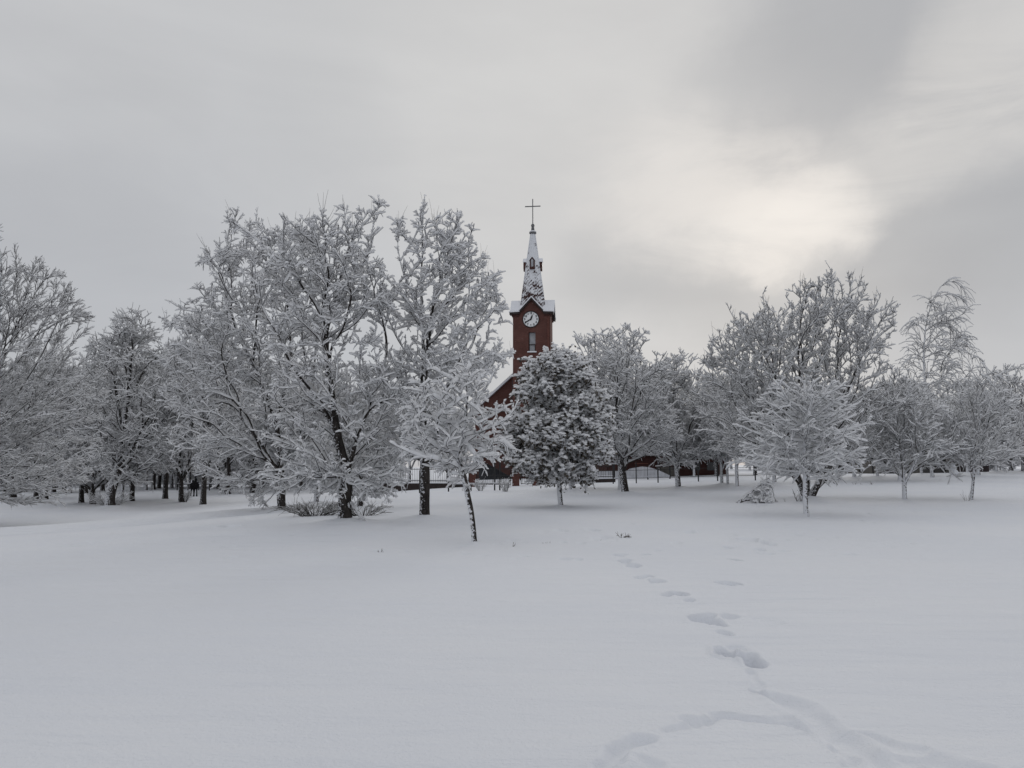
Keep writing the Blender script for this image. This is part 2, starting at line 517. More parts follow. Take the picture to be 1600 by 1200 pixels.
def full_z(x, y):
    z = base_z(x, y)
    jx = 0.035 * np.sin(x * 9.1 + 3 * np.sin(y * 4.3)) + 0.03 * np.sin(y * 17.7 + x * 5)
    jy = 0.05 * np.sin(y * 8.3 + 3 * np.sin(x * 5.1)) + 0.03 * np.sin(x * 19.1 - y * 3)
    for px, py, a, c, ang, dp in PRINTS:
        m_ = (np.abs(x - px) < 1.6) & (np.abs(y - py) < 1.6)
        if not m_.any():
            continue
        s_ = min(1.0, a / 0.15)
        dx, dy = x[m_] - px + jx[m_] * s_, y[m_] - py + jy[m_] * s_
        u_ = (dx * math.cos(ang) + dy * math.sin(ang)) / a
        v_ = (-dx * math.sin(ang) + dy * math.cos(ang)) / c
        r2 = u_ * u_ + v_ * v_
        z[m_] += -dp * np.exp(-r2 ** 2.4) + 0.07 * dp * np.exp(-((np.sqrt(r2) - 1.45) / 0.35) ** 2)
    for pl, w, dp in TRAILS:
        lo, hi = pl.min(0) - 1.0, pl.max(0) + 1.0
        m_ = (x > lo[0]) & (x < hi[0]) & (y > lo[1]) & (y < hi[1])
        if not m_.any():
            continue
        X, Y = x[m_] + jx[m_] * 0.45, y[m_] + jy[m_] * 0.45
        best = np.full(X.shape, 9.0)
        for i in range(len(pl) - 1):
            e = pl[i + 1] - pl[i]
            t = np.clip(((X - pl[i][0]) * e[0] + (Y - pl[i][1]) * e[1]) / (e @ e), 0, 1)
            best = np.minimum(best, np.hypot(X - pl[i][0] - t * e[0], Y - pl[i][1] - t * e[1]))
        q_ = best / w
        z[m_] += -dp * np.exp(-q_ ** 3) + 0.2 * dp * np.exp(-((q_ - 1.5) / 0.4) ** 2)
    for px, py, r, h in MOUNDS:
        m_ = (np.abs(x - px) < 4 * r) & (np.abs(y - py) < 4 * r)
        if m_.any():
            z[m_] += h * np.exp(-((x[m_] - px) ** 2 + (y[m_] - py) ** 2) / (r * r))
    return z

def build_ground():
    rr = [0.5]
    while rr[-1] < 900:
        r = rr[-1]
        rr.append(r * (1.05 if r < 3 else 1.0042 if r < 16 else 1.010 if r < 34 else 1.02 if r < 120 else 1.08))
    rr = np.array(rr)
    front = np.linspace(-R(38), R(38), 620)
    rest = np.linspace(R(38), 2 * math.pi - R(38), 92)[1:-1]
    aa = np.concatenate([front, rest])
    A, RR = np.meshgrid(aa, rr)
    X, Y = RR * np.sin(A), RR * np.cos(A)
    Z = full_z(X.ravel(), Y.ravel())
    co = np.stack([X.ravel(), Y.ravel(), Z], 1)
    nr, na = A.shape
    i = np.arange(nr - 1)[:, None] * na
    j = np.arange(na)[None, :]
    j2 = (j + 1) % na
    faces = np.stack([i + j, i + na + j, i + na + j2, i + j2], -1).reshape(-1, 4)
    co = np.concatenate([co, [[0, 0, float(base_z(0, 0))]]])
    me = raw_mesh("snow_ground", co, faces[:, ::-1], True)
    o = link("snow_ground", me, M["snow_ground"])
    tag(o, kind="structure")

# ------------------------------------------------------------------ church
YC = 82.0
def Zat(py, Y=YC): return float(at_depth(800, py, Y)[2])
def Xat(px, Y=YC): return float(at_depth(px, 500, Y)[0])   # close enough for one level

def mat_px(Y, py):
    """metres per photo pixel at depth Y near row py"""
    return float(at_depth(801, py, Y)[0] - at_depth(800, py, Y)[0])

def build_church():
    mp_ = mat_px(YC, 500)
    cx = float(at_depth(833, 520, YC + 2)[0])
    gz = float(base_z(cx, YC)) - 0.5
    rz = R(-6.3)
    ch = thing("church", "red brick church with clock tower, snowy spire and cross behind the trees", "church", (cx, YC + 2.0, 0), rz)
    hw = 29.3 * mp_
    yf = -hw
    z_e, z_a = Zat(486, YC), Zat(464, YC)
    # tower with front niche for the window: front wall assembled round the opening
    tw = MB()
    wz0, wz1 = Zat(549), Zat(519)
    wx0, wx1 = -4.8 * mp_, 6.0 * mp_
    tw.box(-hw, wx0, yf, yf + 0.5, gz, z_e - 0.1)
    tw.box(wx1, hw, yf, yf + 0.5, gz, z_e - 0.1)
    tw.box(wx0, wx1, yf, yf + 0.5, gz, wz0)
    tw.box(wx0, wx1, yf, yf + 0.5, wz1, z_e - 0.1)
    tw.box(-hw, hw, yf + 0.5, hw, gz, z_e - 0.1)
    gh = 19.5 * mp_
    tower = tw.build("tower", M["brick"], ch)
    # four brick gables
    g = MB()
    g.prism([(-gh, z_e - 0.1), (gh, z_e - 0.1), (0, z_a - 0.12)], yf - 0.003, yf + 0.4)
    g.prism([(-gh, z_e - 0.1), (gh, z_e - 0.1), (0, z_a - 0.12)], hw - 0.4, hw + 0.003)
    g.prism_x([(-gh, z_e - 0.1), (gh, z_e - 0.1), (0, z_a - 0.12)], -hw - 0.003, -hw + 0.4)
    g.prism_x([(-gh, z_e - 0.1), (gh, z_e - 0.1), (0, z_a - 0.12)], hw - 0.4, hw + 0.003)
    g.build("gable", M["brick"], tower)
    # cross-gabled roof, snow over a dark edge board
    oh = 0.34
    def roof(dz, t, grow):
        r = MB()
        for k in range(4):
            a = k * math.pi / 2
            c_, s_ = round(math.cos(a)), round(math.sin(a))
            L = hw + oh + grow
            # slab of each gable: two slopes, in local x (across) y (out) then rotated
            for sg in (-1, 1):
                poly = [(0, z_a + dz), (sg * (gh + grow), z_e + dz + 0.02), (sg * (gh + grow), z_e + dz + 0.02 - t), (0, z_a + dz - t)]
                vs_ = []
                for yy in (-L, -0.1):
                    for x_, z_ in poly:
                        vs_.append((x_ * c_ - yy * s_, x_ * s_ + yy * c_, z_))
                r.add(vs_, [[0, 1, 2, 3], [7, 6, 5, 4], [0, 4, 5, 1], [1, 5, 6, 2], [2, 6, 7, 3], [3, 7, 4, 0]])
            # corner hips between the gables
            q0 = (gh - 0.06) * 1.0
            vs_ = [(q0, -q0, z_e + dz + 0.05), (L, -q0, z_e + dz - 0.02), (L, -L, z_e + dz - 0.08), (q0, -L, z_e + dz - 0.02)]
            vs_ = [(x_ * c_ - y_ * s_, x_ * s_ + y_ * c_, z_) for x_, y_, z_ in vs_]
            vs_ += [(x_, y_, z_ - t) for x_, y_, z_ in vs_]
            r.add(vs_, [[0, 3, 2, 1], [4, 5, 6, 7], [0, 1, 5, 4], [1, 2, 6, 5], [2, 3, 7, 6], [3, 0, 4, 7]])
        return r
    ro = roof(-0.10, 0.22, 0.0).build("roof", M["fascia"], ch)
    roof(0.06, 0.15, 0.05).build("roof_snow", M["snow_cap"], ro)
    # eaves moulding in brick below the roof
    mo = MB()
    for k, (e, z0, z1) in enumerate(((0.12, z_e - 0.55, z_e - 0.36), (0.2, z_e - 0.36, z_e - 0.19))):
        gq = gh + 0.04          # corbels at the corners only: the gables run through
        for sx_ in (-1, 1):
            for sy_ in (-1, 1):
                xa, xb_ = sorted((sx_ * gq, sx_ * (hw + e)))
                ya, yb_ = sorted((sy_ * (hw - 0.002), sy_ * (hw + e)))
                mo.box(xa, xb_, ya, yb_, z0, z1)
                xa, xb_ = sorted((sx_ * (hw - 0.002), sx_ * (hw + e)))
                ya, yb_ = sorted((sy_ * gq, sy_ * (hw - 0.003)))
                mo.box(xa, xb_, ya, yb_, z0, z1)
    mo.build("cornice", M["brick_dark"], ch)
    # clock
    cz, cr = Zat(499, YC), 12.4 * mp_
    ck = MB()
    def disc(mb, r0, r1, y0, y1, n=40, x=0.0, z=0.0):
        vs_, fs_ = [], []
        for i in range(n):
            a = 2 * math.pi * i / n
            for (r, y) in ((r0, y0), (r1, y0), (r1, y1), (r0, y1)):
                vs_.append((x + r * math.cos(a), y, z + r * math.sin(a)))
        for i in range(n):
            j = (i + 1) % n
            for k in range(4):
                l = (k + 1) % 4
                fs_.append([i * 4 + k, j * 4 + k, j * 4 + l, i * 4 + l])
        mb.add(vs_, fs_)
    disc(ck, 0.001, cr, -0.06, 0.05)
    clock = ck.build("clock", M["dial"], ch, (-1.0 * mp_, yf, cz))
    rim = MB()
    disc(rim, cr - 0.03, cr + 0.05, -0.10, 0.05)
    rim.build("rim", M["ink"], clock)
    for i in range(1, 13):
        a = math.pi / 2 - i * math.pi / 6
        cu = bpy.data.curves.new("numeral", "FONT")
        cu.body = str(i)
        cu.size = 0.30
        cu.offset = 0.012
        cu.align_x = "CENTER"; cu.align_y = "CENTER"
        cu.extrude = 0.012
        tmp = bpy.data.objects.new("numeral", cu)
        COL.objects.link(tmp)
        bpy.context.view_layer.update()
        me = bpy.data.meshes.new_from_object(tmp)
        bpy.data.objects.remove(tmp)
        o = link("numeral", me, M["ink"], clock, (0.77 * cr * math.cos(a), -0.075, 0.77 * cr * math.sin(a)), (math.pi / 2, 0, 0))
    def hand(name, ang_deg, ln, w):
        h = MB()
        h.prism([(-w, -0.12), (w, -0.12), (w * 1.3, ln * 0.55), (w * 0.3, ln), (-w * 0.3, ln), (-w * 1.3, ln * 0.55)], -0.125 if ln > 0.5 else -0.11, -0.105 if ln > 0.5 else -0.09)
        o = h.build(name, M["ink"], clock)
        o.rotation_euler = (0, R(ang_deg), 0)
    hand("minute_hand", 240, cr * 0.90, 0.05)
    hand("hour_hand", 20, cr * 0.62, 0.065)
    # belfry window
    wn = MB()
    wn.box(wx0 + 0.02, wx1 - 0.02, yf + 0.30, yf + 0.36, wz0 + 0.01, wz1 - 0.01)
    win = wn.build("window", M["glass_pale"], ch)
    fr_ = MB()
    zt = wz0 + (wz1 - wz0) * 0.34
    fr_.box(wx0 + 0.021, wx1 - 0.021, yf + 0.24, yf + 0.30, zt, zt + 0.1)
    fr_.box(wx0 + 0.021, wx0 + 0.10, yf + 0.24, yf + 0.30, wz0 + 0.01, zt)
    fr_.box(wx1 - 0.10, wx1 - 0.021, yf + 0.24, yf + 0.30, wz0 + 0.01, zt)
    fr_.box(wx0 + 0.021, wx0 + 0.09, yf + 0.24, yf + 0.30, zt + 0.1, wz1 - 0.01)
    fr_.build("frame", M["fascia"], win)
    MB().box(wx0 - 0.12, wx1 + 0.12, yf - 0.14, yf + 0.24, wz0 - 0.12, wz0 + 0.004).build("sill", M["snow_cap"], win)
    # downpipe on the right corner
    MB().tube([(hw - 0.24, yf - 0.06, gz), (hw - 0.24, yf - 0.06, z_e - 0.6)], 0.045).build("downpipe", M["rail_board"], ch)
    # spire
    zs0, zs1 = z_e + 0.05, Zat(366, YC + 2)
    sp = MB()
    rb = 20.6 * mp_ / math.cos(math.pi / 8)
    rt = 3.6 * mp_
    prof = [(rb * 1.03, zs0), (rb * 0.88, zs0 + (zs1 - zs0) * 0.14), (rb * 0.655, zs0 + (zs1 - zs0) * 0.42), (rt, zs1)]
    sp.lathe([(r, z - zs0) for r, z in prof], 8, 0, 0, math.pi / 8)
    spire = sp.build("spire", M["spire"], ch, (0, 0, zs0))
    # ridge tiles where the snow has slid off
    for k in range(8):
        a = math.pi / 8 + k * math.pi / 4
        rg = MB()
        rg.tube([((r + 0.01) * math.cos(a), (r + 0.01) * math.sin(a), z - zs0) for r, z in prof], [0.07, 0.06, 0.055, 0.05], 6)
        rg.build("ridge_tile", M["spire"], spire)
    # lucarnes
    zl0, zl1 = Zat(420, YC + 1) - zs0, Zat(405, YC + 1) - zs0
    rl = rb * 0.655 * math.cos(math.pi / 8)
    for k in range(4):
        a = k * math.pi / 2
        d_ = MB()
        w = 0.27
        d_.prism([(-w, zl0), (w, zl0), (w, zl1 - 0.1), (0, zl1 + 0.28), (-w, zl1 - 0.1)], -rl - 0.10, -rl + 0.5)
        lu = d_.build("lucarne", M["brick_dark"], spire)
        lu.rotation_euler = (0, 0, a)
        MB().prism([(-0.13, zl0 + 0.25), (0.13, zl0 + 0.25), (0.13, zl1 - 0.12), (0, zl1 + 0.06), (-0.13, zl1 - 0.12)], -rl - 0.13, -rl - 0.095).build("pane", M["glass_pale"], lu)
        c_ = MB()
        for sg in (-1, 1):
            c_.prism([(0, zl1 + 0.36), (sg * (w + 0.07), zl1 - 0.06), (sg * (w + 0.07), zl1 - 0.14), (0, zl1 + 0.285)], -rl - 0.17, -rl + 0.5)
        c_.build("cap_snow", M["snow_cap"], lu)
    # collar, neck, ball
    zc = zs1
    fn = MB()
    fn.lathe([(0.24, zc - 0.05), (0.40, zc + 0.06), (0.40, zc + 0.22), (0.30, zc + 0.28)], 10)
    fn.lathe([(0.21, zc + 0.281), (0.15, zc + 0.85), (0.12, zc + 0.9)], 10)
    zb = Zat(352.5, YC + 2)
    fn.lathe([(0.001, zb - 0.22), (0.15, zb - 0.16), (0.21, zb), (0.15, zb + 0.16), (0.001, zb + 0.22)], 12)
    fin = fn.build("finial", M["metal_grey"], ch, smooth=True)
    MB().lathe([(0.42, zc + 0.22), (0.36, zc + 0.34), (0.2, zc + 0.38)], 10).build("collar_snow", M["snow_cap"], fin)
    zx0, zx1, zxb = zb + 0.15, Zat(311, YC + 2), Zat(322.5, YC + 2)
    cr_ = MB()
    cr_.box(-0.05, 0.05, -0.05, 0.05, zx0, zx1)
    cr_.box(-12.6 * mp_, -0.051, -0.045, 0.045, zxb - 0.05, zxb + 0.05)
    cr_.box(0.051, 12.6 * mp_, -0.045, 0.045, zxb - 0.05, zxb + 0.05)
    cr_.build("cross", M["metal_grey"], ch)
    # nave behind the tower
    Yn = 3.0
    znE, znA = Zat(640, YC + 3), Zat(552, YC + 3)
    nw = 100 * mp_
    nv = MB()
    nv.prism([(-nw, gz), (nw, gz), (nw, znE), (0, znA), (-nw, znE)], Yn, Yn + 24)
    nave = nv.build("nave", M["brick"], ch)
    r_ = MB()
    for sg in (-1, 1):
        r_.prism([(0, znA + 0.34), (sg * (nw + 0.5), znE - 0.08), (sg * (nw + 0.5), znE - 0.38), (0, znA + 0.02)], Yn - 0.35, Yn + 24.3)
    nr = r_.build("nave_roof", M["snow_cap"], nave)
    for sg in (-1, 1):
        MB().prism([(sg * 38 * mp_, Zat(690, YC + 3)), (sg * 27 * mp_, Zat(690, YC + 3)), (sg * 27 * mp_, Zat(581, YC + 3)), (sg * 38 * mp_, Zat(591, YC + 3))][::sg], Yn - 0.06, Yn + 0.2).build("tall_window", M["glass_dark"], nave)
        for zz in (Zat(612, YC + 3), Zat(650, YC + 3)):
            MB().box(*(sorted((sg * 38.5 * mp_, sg * 26.5 * mp_))), Yn - 0.12, Yn - 0.062, zz, zz + 0.12).build("transom", M["metal_dark"], nave)
    # porch with a raking brick parapet at the left of the tower
    pp = MB()
    zz = lambda y_: Zat(y_, YC - 1)
    X = lambda x_: (x_ - 833) * mp_
    pp.prism([(X(752), zz(702)), (X(752), zz(716)), (X(806), zz(747)), (X(818), zz(747)), (X(818), zz(735)), (X(782), zz(702))], -3.4, -2.6)
    por = pp.build("porch", M["brick_dark"], ch)
    MB().box(X(752), X(818), -2.59, 2.9, gz, zz(716)).build("porch_wall", M["glass_dark"], por)
    MB().prism([(X(750), zz(701)), (X(782), zz(701)), (X(819), zz(734)), (X(819), zz(732)), (X(783), zz(698)), (X(750), zz(698))], -3.45, -2.55).build("parapet_snow", M["snow_cap"], por)

# ------------------------------------------------------------------ trees
def norm(v):
    return v / np.maximum(np.linalg.norm(v, axis=-1, keepdims=True), 1e-9)

def grow(stems, pts, rs, step=0.3, bf=0.35, ang=0.7, up=0.12, wig=0.05, foot=0.0):
    """stems: list of (polyline, parent_index or None); pts: targets. Returns node positions, parent indices"""
    P, par, T, path = [], [], [], []
    def add(p_, pi):
        P.append(p_); par.append(pi)
        if pi < 0:
            T.append(np.array([0, 0, 1.0])); path.append(0.0)
        else:
            d = p_ - P[pi]
            l = np.linalg.norm(d)
            T.append(d / max(l, 1e-6)); path.append(path[pi] + l)
        return len(P) - 1
    for si, poly in enumerate(stems):
        poly = [np.asarray(q_, float) for q_ in poly]
        if si == 0:
            last = add(poly[0], -1)
        else:
            dd = np.linalg.norm(np.array(P) - poly[0], axis=1)
            last = int(np.argmin(dd))
        # smooth the polyline a little by subdividing it
        for k in range(len(poly) - 1):
            a, c = (P[last] if k == 0 else poly[k]), poly[k + 1]
            n = max(1, int(np.ceil(np.linalg.norm(c - a) / step)))
            for j in range(1, n + 1):
                w = rs.normal(0, wig * step * 0.6, 3) * (0 if j == n else 1)
                last = add(a + (c - a) * j / n + w, last)
    ns = len(P)
    pts = np.asarray(pts, float)
    N = len(pts)
    best = np.full(N, 1e9); bi = np.zeros(N, int)
    def update(idx):
        Pn = np.array([P[i] for i in idx]); Tn = np.array([T[i] for i in idx]); Ln = np.array([path[i] for i in idx])
        for s0 in range(0, len(idx), 64):
            A, B_, L_ = Pn[s0:s0 + 64], Tn[s0:s0 + 64], Ln[s0:s0 + 64]
            D = pts[None] - A[:, None]
            d = np.sqrt((D * D).sum(-1)) + 1e-6
            cs = (D * B_[:, None]).sum(-1) / d
            c = d * (1 + ang * (1 - cs)) + bf * L_[:, None]
            k = c.argmin(0)
            cm = c[k, np.arange(N)]
            m_ = cm < best
            best[m_] = cm[m_]
            bi[m_] = np.array(idx)[s0 + k[m_]]
    # leave the bare trunk out as a foothold: candidates only from the fork up
    update([i for i in range(ns) if P[i][2] >= foot] or list(range(ns)))
    alive = np.ones(N, bool)
    for _ in range(N):
        k = int(np.argmin(np.where(alive, best, 1e18)))
        alive[k] = False
        a, t0, c = P[bi[k]], T[bi[k]], pts[k]
        d = np.linalg.norm(c - a)
        if d < 0.08:
            continue
        n = max(1, int(round(d / step)))
        dirv_ = (c - a) / d
        bend = (t0 - dirv_) * 0.16 * d
        new = []
        last = int(bi[k])
        for j in range(1, n + 1):
            s_ = j / n
            p_ = a + (c - a) * s_ + s_ * (1 - s_) * (bend + np.array([0, 0, up * d])) + (rs.normal(0, wig, 3) * step if j < n else 0)
            last = add(p_, last)
            new.append(last)
        best[~alive] = -1
        update(new)
        best[~alive] = 1e9
    return np.array(P), np.array(par)

def radii(P, par, r_tip, r_base):
    n = len(P)
    cnt = np.zeros(n)
    haskid = np.zeros(n, bool)
    haskid[par[par >= 0]] = True
    cnt[~haskid] = 1
    for i in range(n - 1, 0, -1):
        cnt[par[i]] += cnt[i]
    e = math.log(max(cnt[0], 2)) / math.log(r_base / r_tip)
    r = r_tip * cnt ** (1 / e)
    kid = np.full(n, -1)
    for i in range(1, n):
        p_ = par[i]
        if kid[p_] < 0 or cnt[i] > cnt[kid[p_]]:
            kid[p_] = i
    return r, kid, cnt

def rings(C, T, r, n, squash=None):
    ref = np.where(np.abs(T[:, 2:3]) > 0.92, np.array([[0.0, 1.0, 0.0]]), np.array([[0.0, 0.0, 1.0]]))
    u = norm(np.cross(T, ref)); v = np.cross(u, T)
    a = 2 * math.pi * np.arange(n) / n
    return C[:, None] + r[:, None, None] * (np.cos(a)[None, :, None] * u[:, None] + np.sin(a)[None, :, None] * v[:, None])

def tube_segments(A, B, TA, TB, rA, rB, n):
    V = np.stack([rings(A, TA, rA, n), rings(B, TB, rB, n)], 1)     # S,2,n,3
    S = len(A)
    base = (np.arange(S) * 2 * n)[:, None]
    k = np.arange(n)[None, :]
    k2 = (k + 1) % n
    F = np.stack([base + k, base + k2, base + n + k2, base + n + k], -1).reshape(-1, 4)
    return V.reshape(-1, 3), F

def snow_segments(A, B, rA, rB, wA, wB, hA, hB, full=False):
    """a rounded ridge of snow lying on each segment"""
    d = norm(B - A)
    z = np.array([[0.0, 0.0, 1.0]])
    s = np.cross(d, z)
    bad = np.linalg.norm(s, axis=1) < 1e-3
    s[bad] = (1, 0, 0)
    s = norm(s)
    upv = norm(np.cross(s, d) * 0.7 + z * 0.3)
    def ring(C, r, w, h):
        r = r[:, None]; w = w[:, None]; h = h[:, None]
        if full:
            return np.stack([C - s * w + upv * r * 0.15, C - s * w * 0.72 + upv * (r * 0.7 + h * 0.75), C + upv * (r + h), C + s * w * 0.72 + upv * (r * 0.7 + h * 0.75), C + s * w + upv * r * 0.15, C - upv * r * 0.2], 1)
        return np.stack([C - s * w + upv * (r * 0.2 + 0.12 * h), C + upv * (r + h), C + s * w + upv * (r * 0.2 + 0.12 * h), C - upv * r * 0.1], 1)
    V = np.stack([ring(A, rA, wA, hA), ring(B, rB, wB, hB)], 1)
    n = V.shape[2]
    S = len(A)
    base = (np.arange(S) * 2 * n)[:, None]
    k = np.arange(n)[None, :]
    k2 = (k + 1) % n
    F = np.stack([base + k, base + k2, base + n + k2, base + n + k], -1).reshape(-1, 4)
    return V.reshape(-1, 3), F

def joinvf(parts):
    vs_, fs_, k = [], [], 0
    for v, f in parts:
        if len(v) == 0: continue
        vs_.append(v); fs_.append(f + k); k += len(v)
    return np.concatenate(vs_), np.concatenate(fs_)

def env_points(env, depth, n, rs, shell=0.55, cy=0.0, clump=0, flat=0.4):
    """env: rows (z, xl, xr). Random points, denser near the outside"""
    env = sorted(env)
    if clump:
        m_ = max(4, n // clump)
        C = env_points(env, depth, m_, rs, shell)
        hgt = env[-1][0] - env[0][0]
        wid = max(e[2] - e[1] for e in env)
        sg = 0.62 * (hgt * wid * wid * depth / m_) ** (1 / 3.0) * (0.6 + 0.7 * rs.rand(m_))
        k = rs.randint(0, m_, n)
        off = rs.normal(0, 1, (n, 3)) * np.stack([sg[k], sg[k], sg[k] * flat], 1)
        zz = np.array([e[0] for e in env]); xl = np.array([e[1] for e in env]); xr = np.array([e[2] for e in env])
        for _ in range(6):
            p_ = C[k] + off
            L, Rr = np.interp(p_[:, 2], zz, xl), np.interp(p_[:, 2], zz, xr)
            c, h = (L + Rr) / 2, np.maximum((Rr - L) / 2, 0.02)
            bad = (((p_[:, 0] - c) / h) ** 2 + ((p_[:, 1] - cy) / (h * depth)) ** 2 > 1.02) | (p_[:, 2] < zz[0]) | (p_[:, 2] > zz[-1])
            off[bad] *= 0.55
        return C[k] + off
    zz = np.array([e[0] for e in env]); xl = np.array([e[1] for e in env]); xr = np.array([e[2] for e in env])
    zs = np.linspace(zz[0], zz[-1], 200)
    w = (np.interp(zs, zz, xr) - np.interp(zs, zz, xl)) ** 1.6 + 0.02
    cdf = np.cumsum(w) / w.sum()
    z = np.interp(rs.rand(n), cdf, zs)
    L, Rr = np.interp(z, zz, xl), np.interp(z, zz, xr)
    c, h = (L + Rr) / 2, (Rr - L) / 2
    rad = rs.rand(n) ** shell
    a = rs.rand(n) * 2 * math.pi
    return np.stack([c + h * rad * np.cos(a), cy + h * depth * rad * np.sin(a), z], 1)

def make_twigs(P, T, rs, per, length, up, spread, droop, segs=3, jit=0.2):
    """fine side shoots from points P with tangents T. Returns (S, segs+1, 3)"""
    k = rs.poisson(per, len(P))
    idx = np.repeat(np.arange(len(P)), k)
    n = len(idx)
    d = norm(T[idx] * (1.0 - spread) + norm(rs.normal(0, 1, (n, 3))) * spread * 1.3 + np.array([0, 0, up]))
    L = length * (0.45 + 0.9 * rs.rand(n)) 
    pts = [P[idx] + 0 * d]
    cur = d
    for j in range(segs):
        cur = norm(cur + rs.normal(0, jit * 0.5, (n, 3)) + np.array([0, 0, droop]) * (j > 0))
        pts.append(pts[-1] + cur * (L / segs)[:, None])
    return np.stack(pts, 1)

def snow_amount(A, B, lo=0.28):
    d = norm(B - A)
    c = np.sqrt(d[:, 0] ** 2 + d[:, 1] ** 2)
    return np.clip(lo + (1 - lo) * np.clip((c - 0.2) / 0.6, 0, 1), 0, 1)

WID = 0.40
def pads(C, rs, rmin, rvar, flat=0.55):
    """small rounded cushions of snow"""
    nC = len(C)
    th = 2 * math.pi * np.arange(6) / 6
    rx = rmin + rvar * rs.rand(nC)
    hz = rx * (flat + 0.5 * rs.rand(nC))
    ring0 = np.stack([np.cos(th), np.sin(th), 0 * th], 1)
    jr = 0.7 + 0.6 * rs.rand(nC, 6)
    r0_ = C[:, None] + ring0[None] * (rx[:, None] * jr)[..., None]
    r1_ = C[:, None] + ring0[None] * (rx[:, None] * jr * 0.66)[..., None] + np.array([0, 0, 1.0]) * (hz * 0.8)[:, None, None]
    tp_ = C[:, None] + np.array([0, 0, 1.0]) * hz[:, None, None] + ring0[None] * 0.004 + 0 * r0_
    V = np.concatenate([r0_, r1_, tp_], 1).reshape(-1, 3)
    base_ = (np.arange(nC) * 18)[:, None, None]
    k = np.arange(6)[None, None, :]; k2 = (k + 1) % 6
    rw = (np.arange(2) * 6)[None, :, None]
    Fp = np.stack([base_ + rw + k, base_ + rw + k2, base_ + rw + 6 + k2, base_ + rw + 6 + k], -1).reshape(-1, 4)
    return V, Fp

def laterals(leader, env, depth, rs, count, z0, z1, rise, back=0.25):
    """side limbs from a leader out to the crown's outline"""
    leader = np.asarray(leader, float)
    env = sorted(env)
    zz = np.array([e[0] for e in env]); xl = np.array([e[1] for e in env]); xr = np.array([e[2] for e in env])
    out = []
    for k in range(count):
        z = z0 + (z1 - z0) * (k + rs.rand()) / count
        i = int(np.clip(np.searchsorted(leader[:, 2], z), 1, len(leader) - 1))
        f = np.clip((z - leader[i - 1, 2]) / max(leader[i, 2] - leader[i - 1, 2], 1e-3), 0, 1)
        o = leader[i - 1] * (1 - f) + leader[i] * f
        a = k * 2.39996 + rs.normal(0, 0.25)
        q_ = (z - z0) / (z1 - z0)
        slope = rise[0] * (1 - q_) + rise[1] * q_ + rs.normal(0, 0.06)
        w = (np.interp(z, zz, xr) - np.interp(z, zz, xl)) / 2
        cx_ = (np.interp(z, zz, xr) + np.interp(z, zz, xl)) / 2
        L = w * (0.72 + 0.33 * rs.rand())
        e = np.array([cx_ + L * math.cos(a), L * depth * math.sin(a), z + slope * L])
        mid = o * 0.5 + e * 0.5 + np.array([0, 0, -0.04 * L]) + rs.normal(0, 0.03 * L, 3)
        out.append([o, mid, e])
    return out

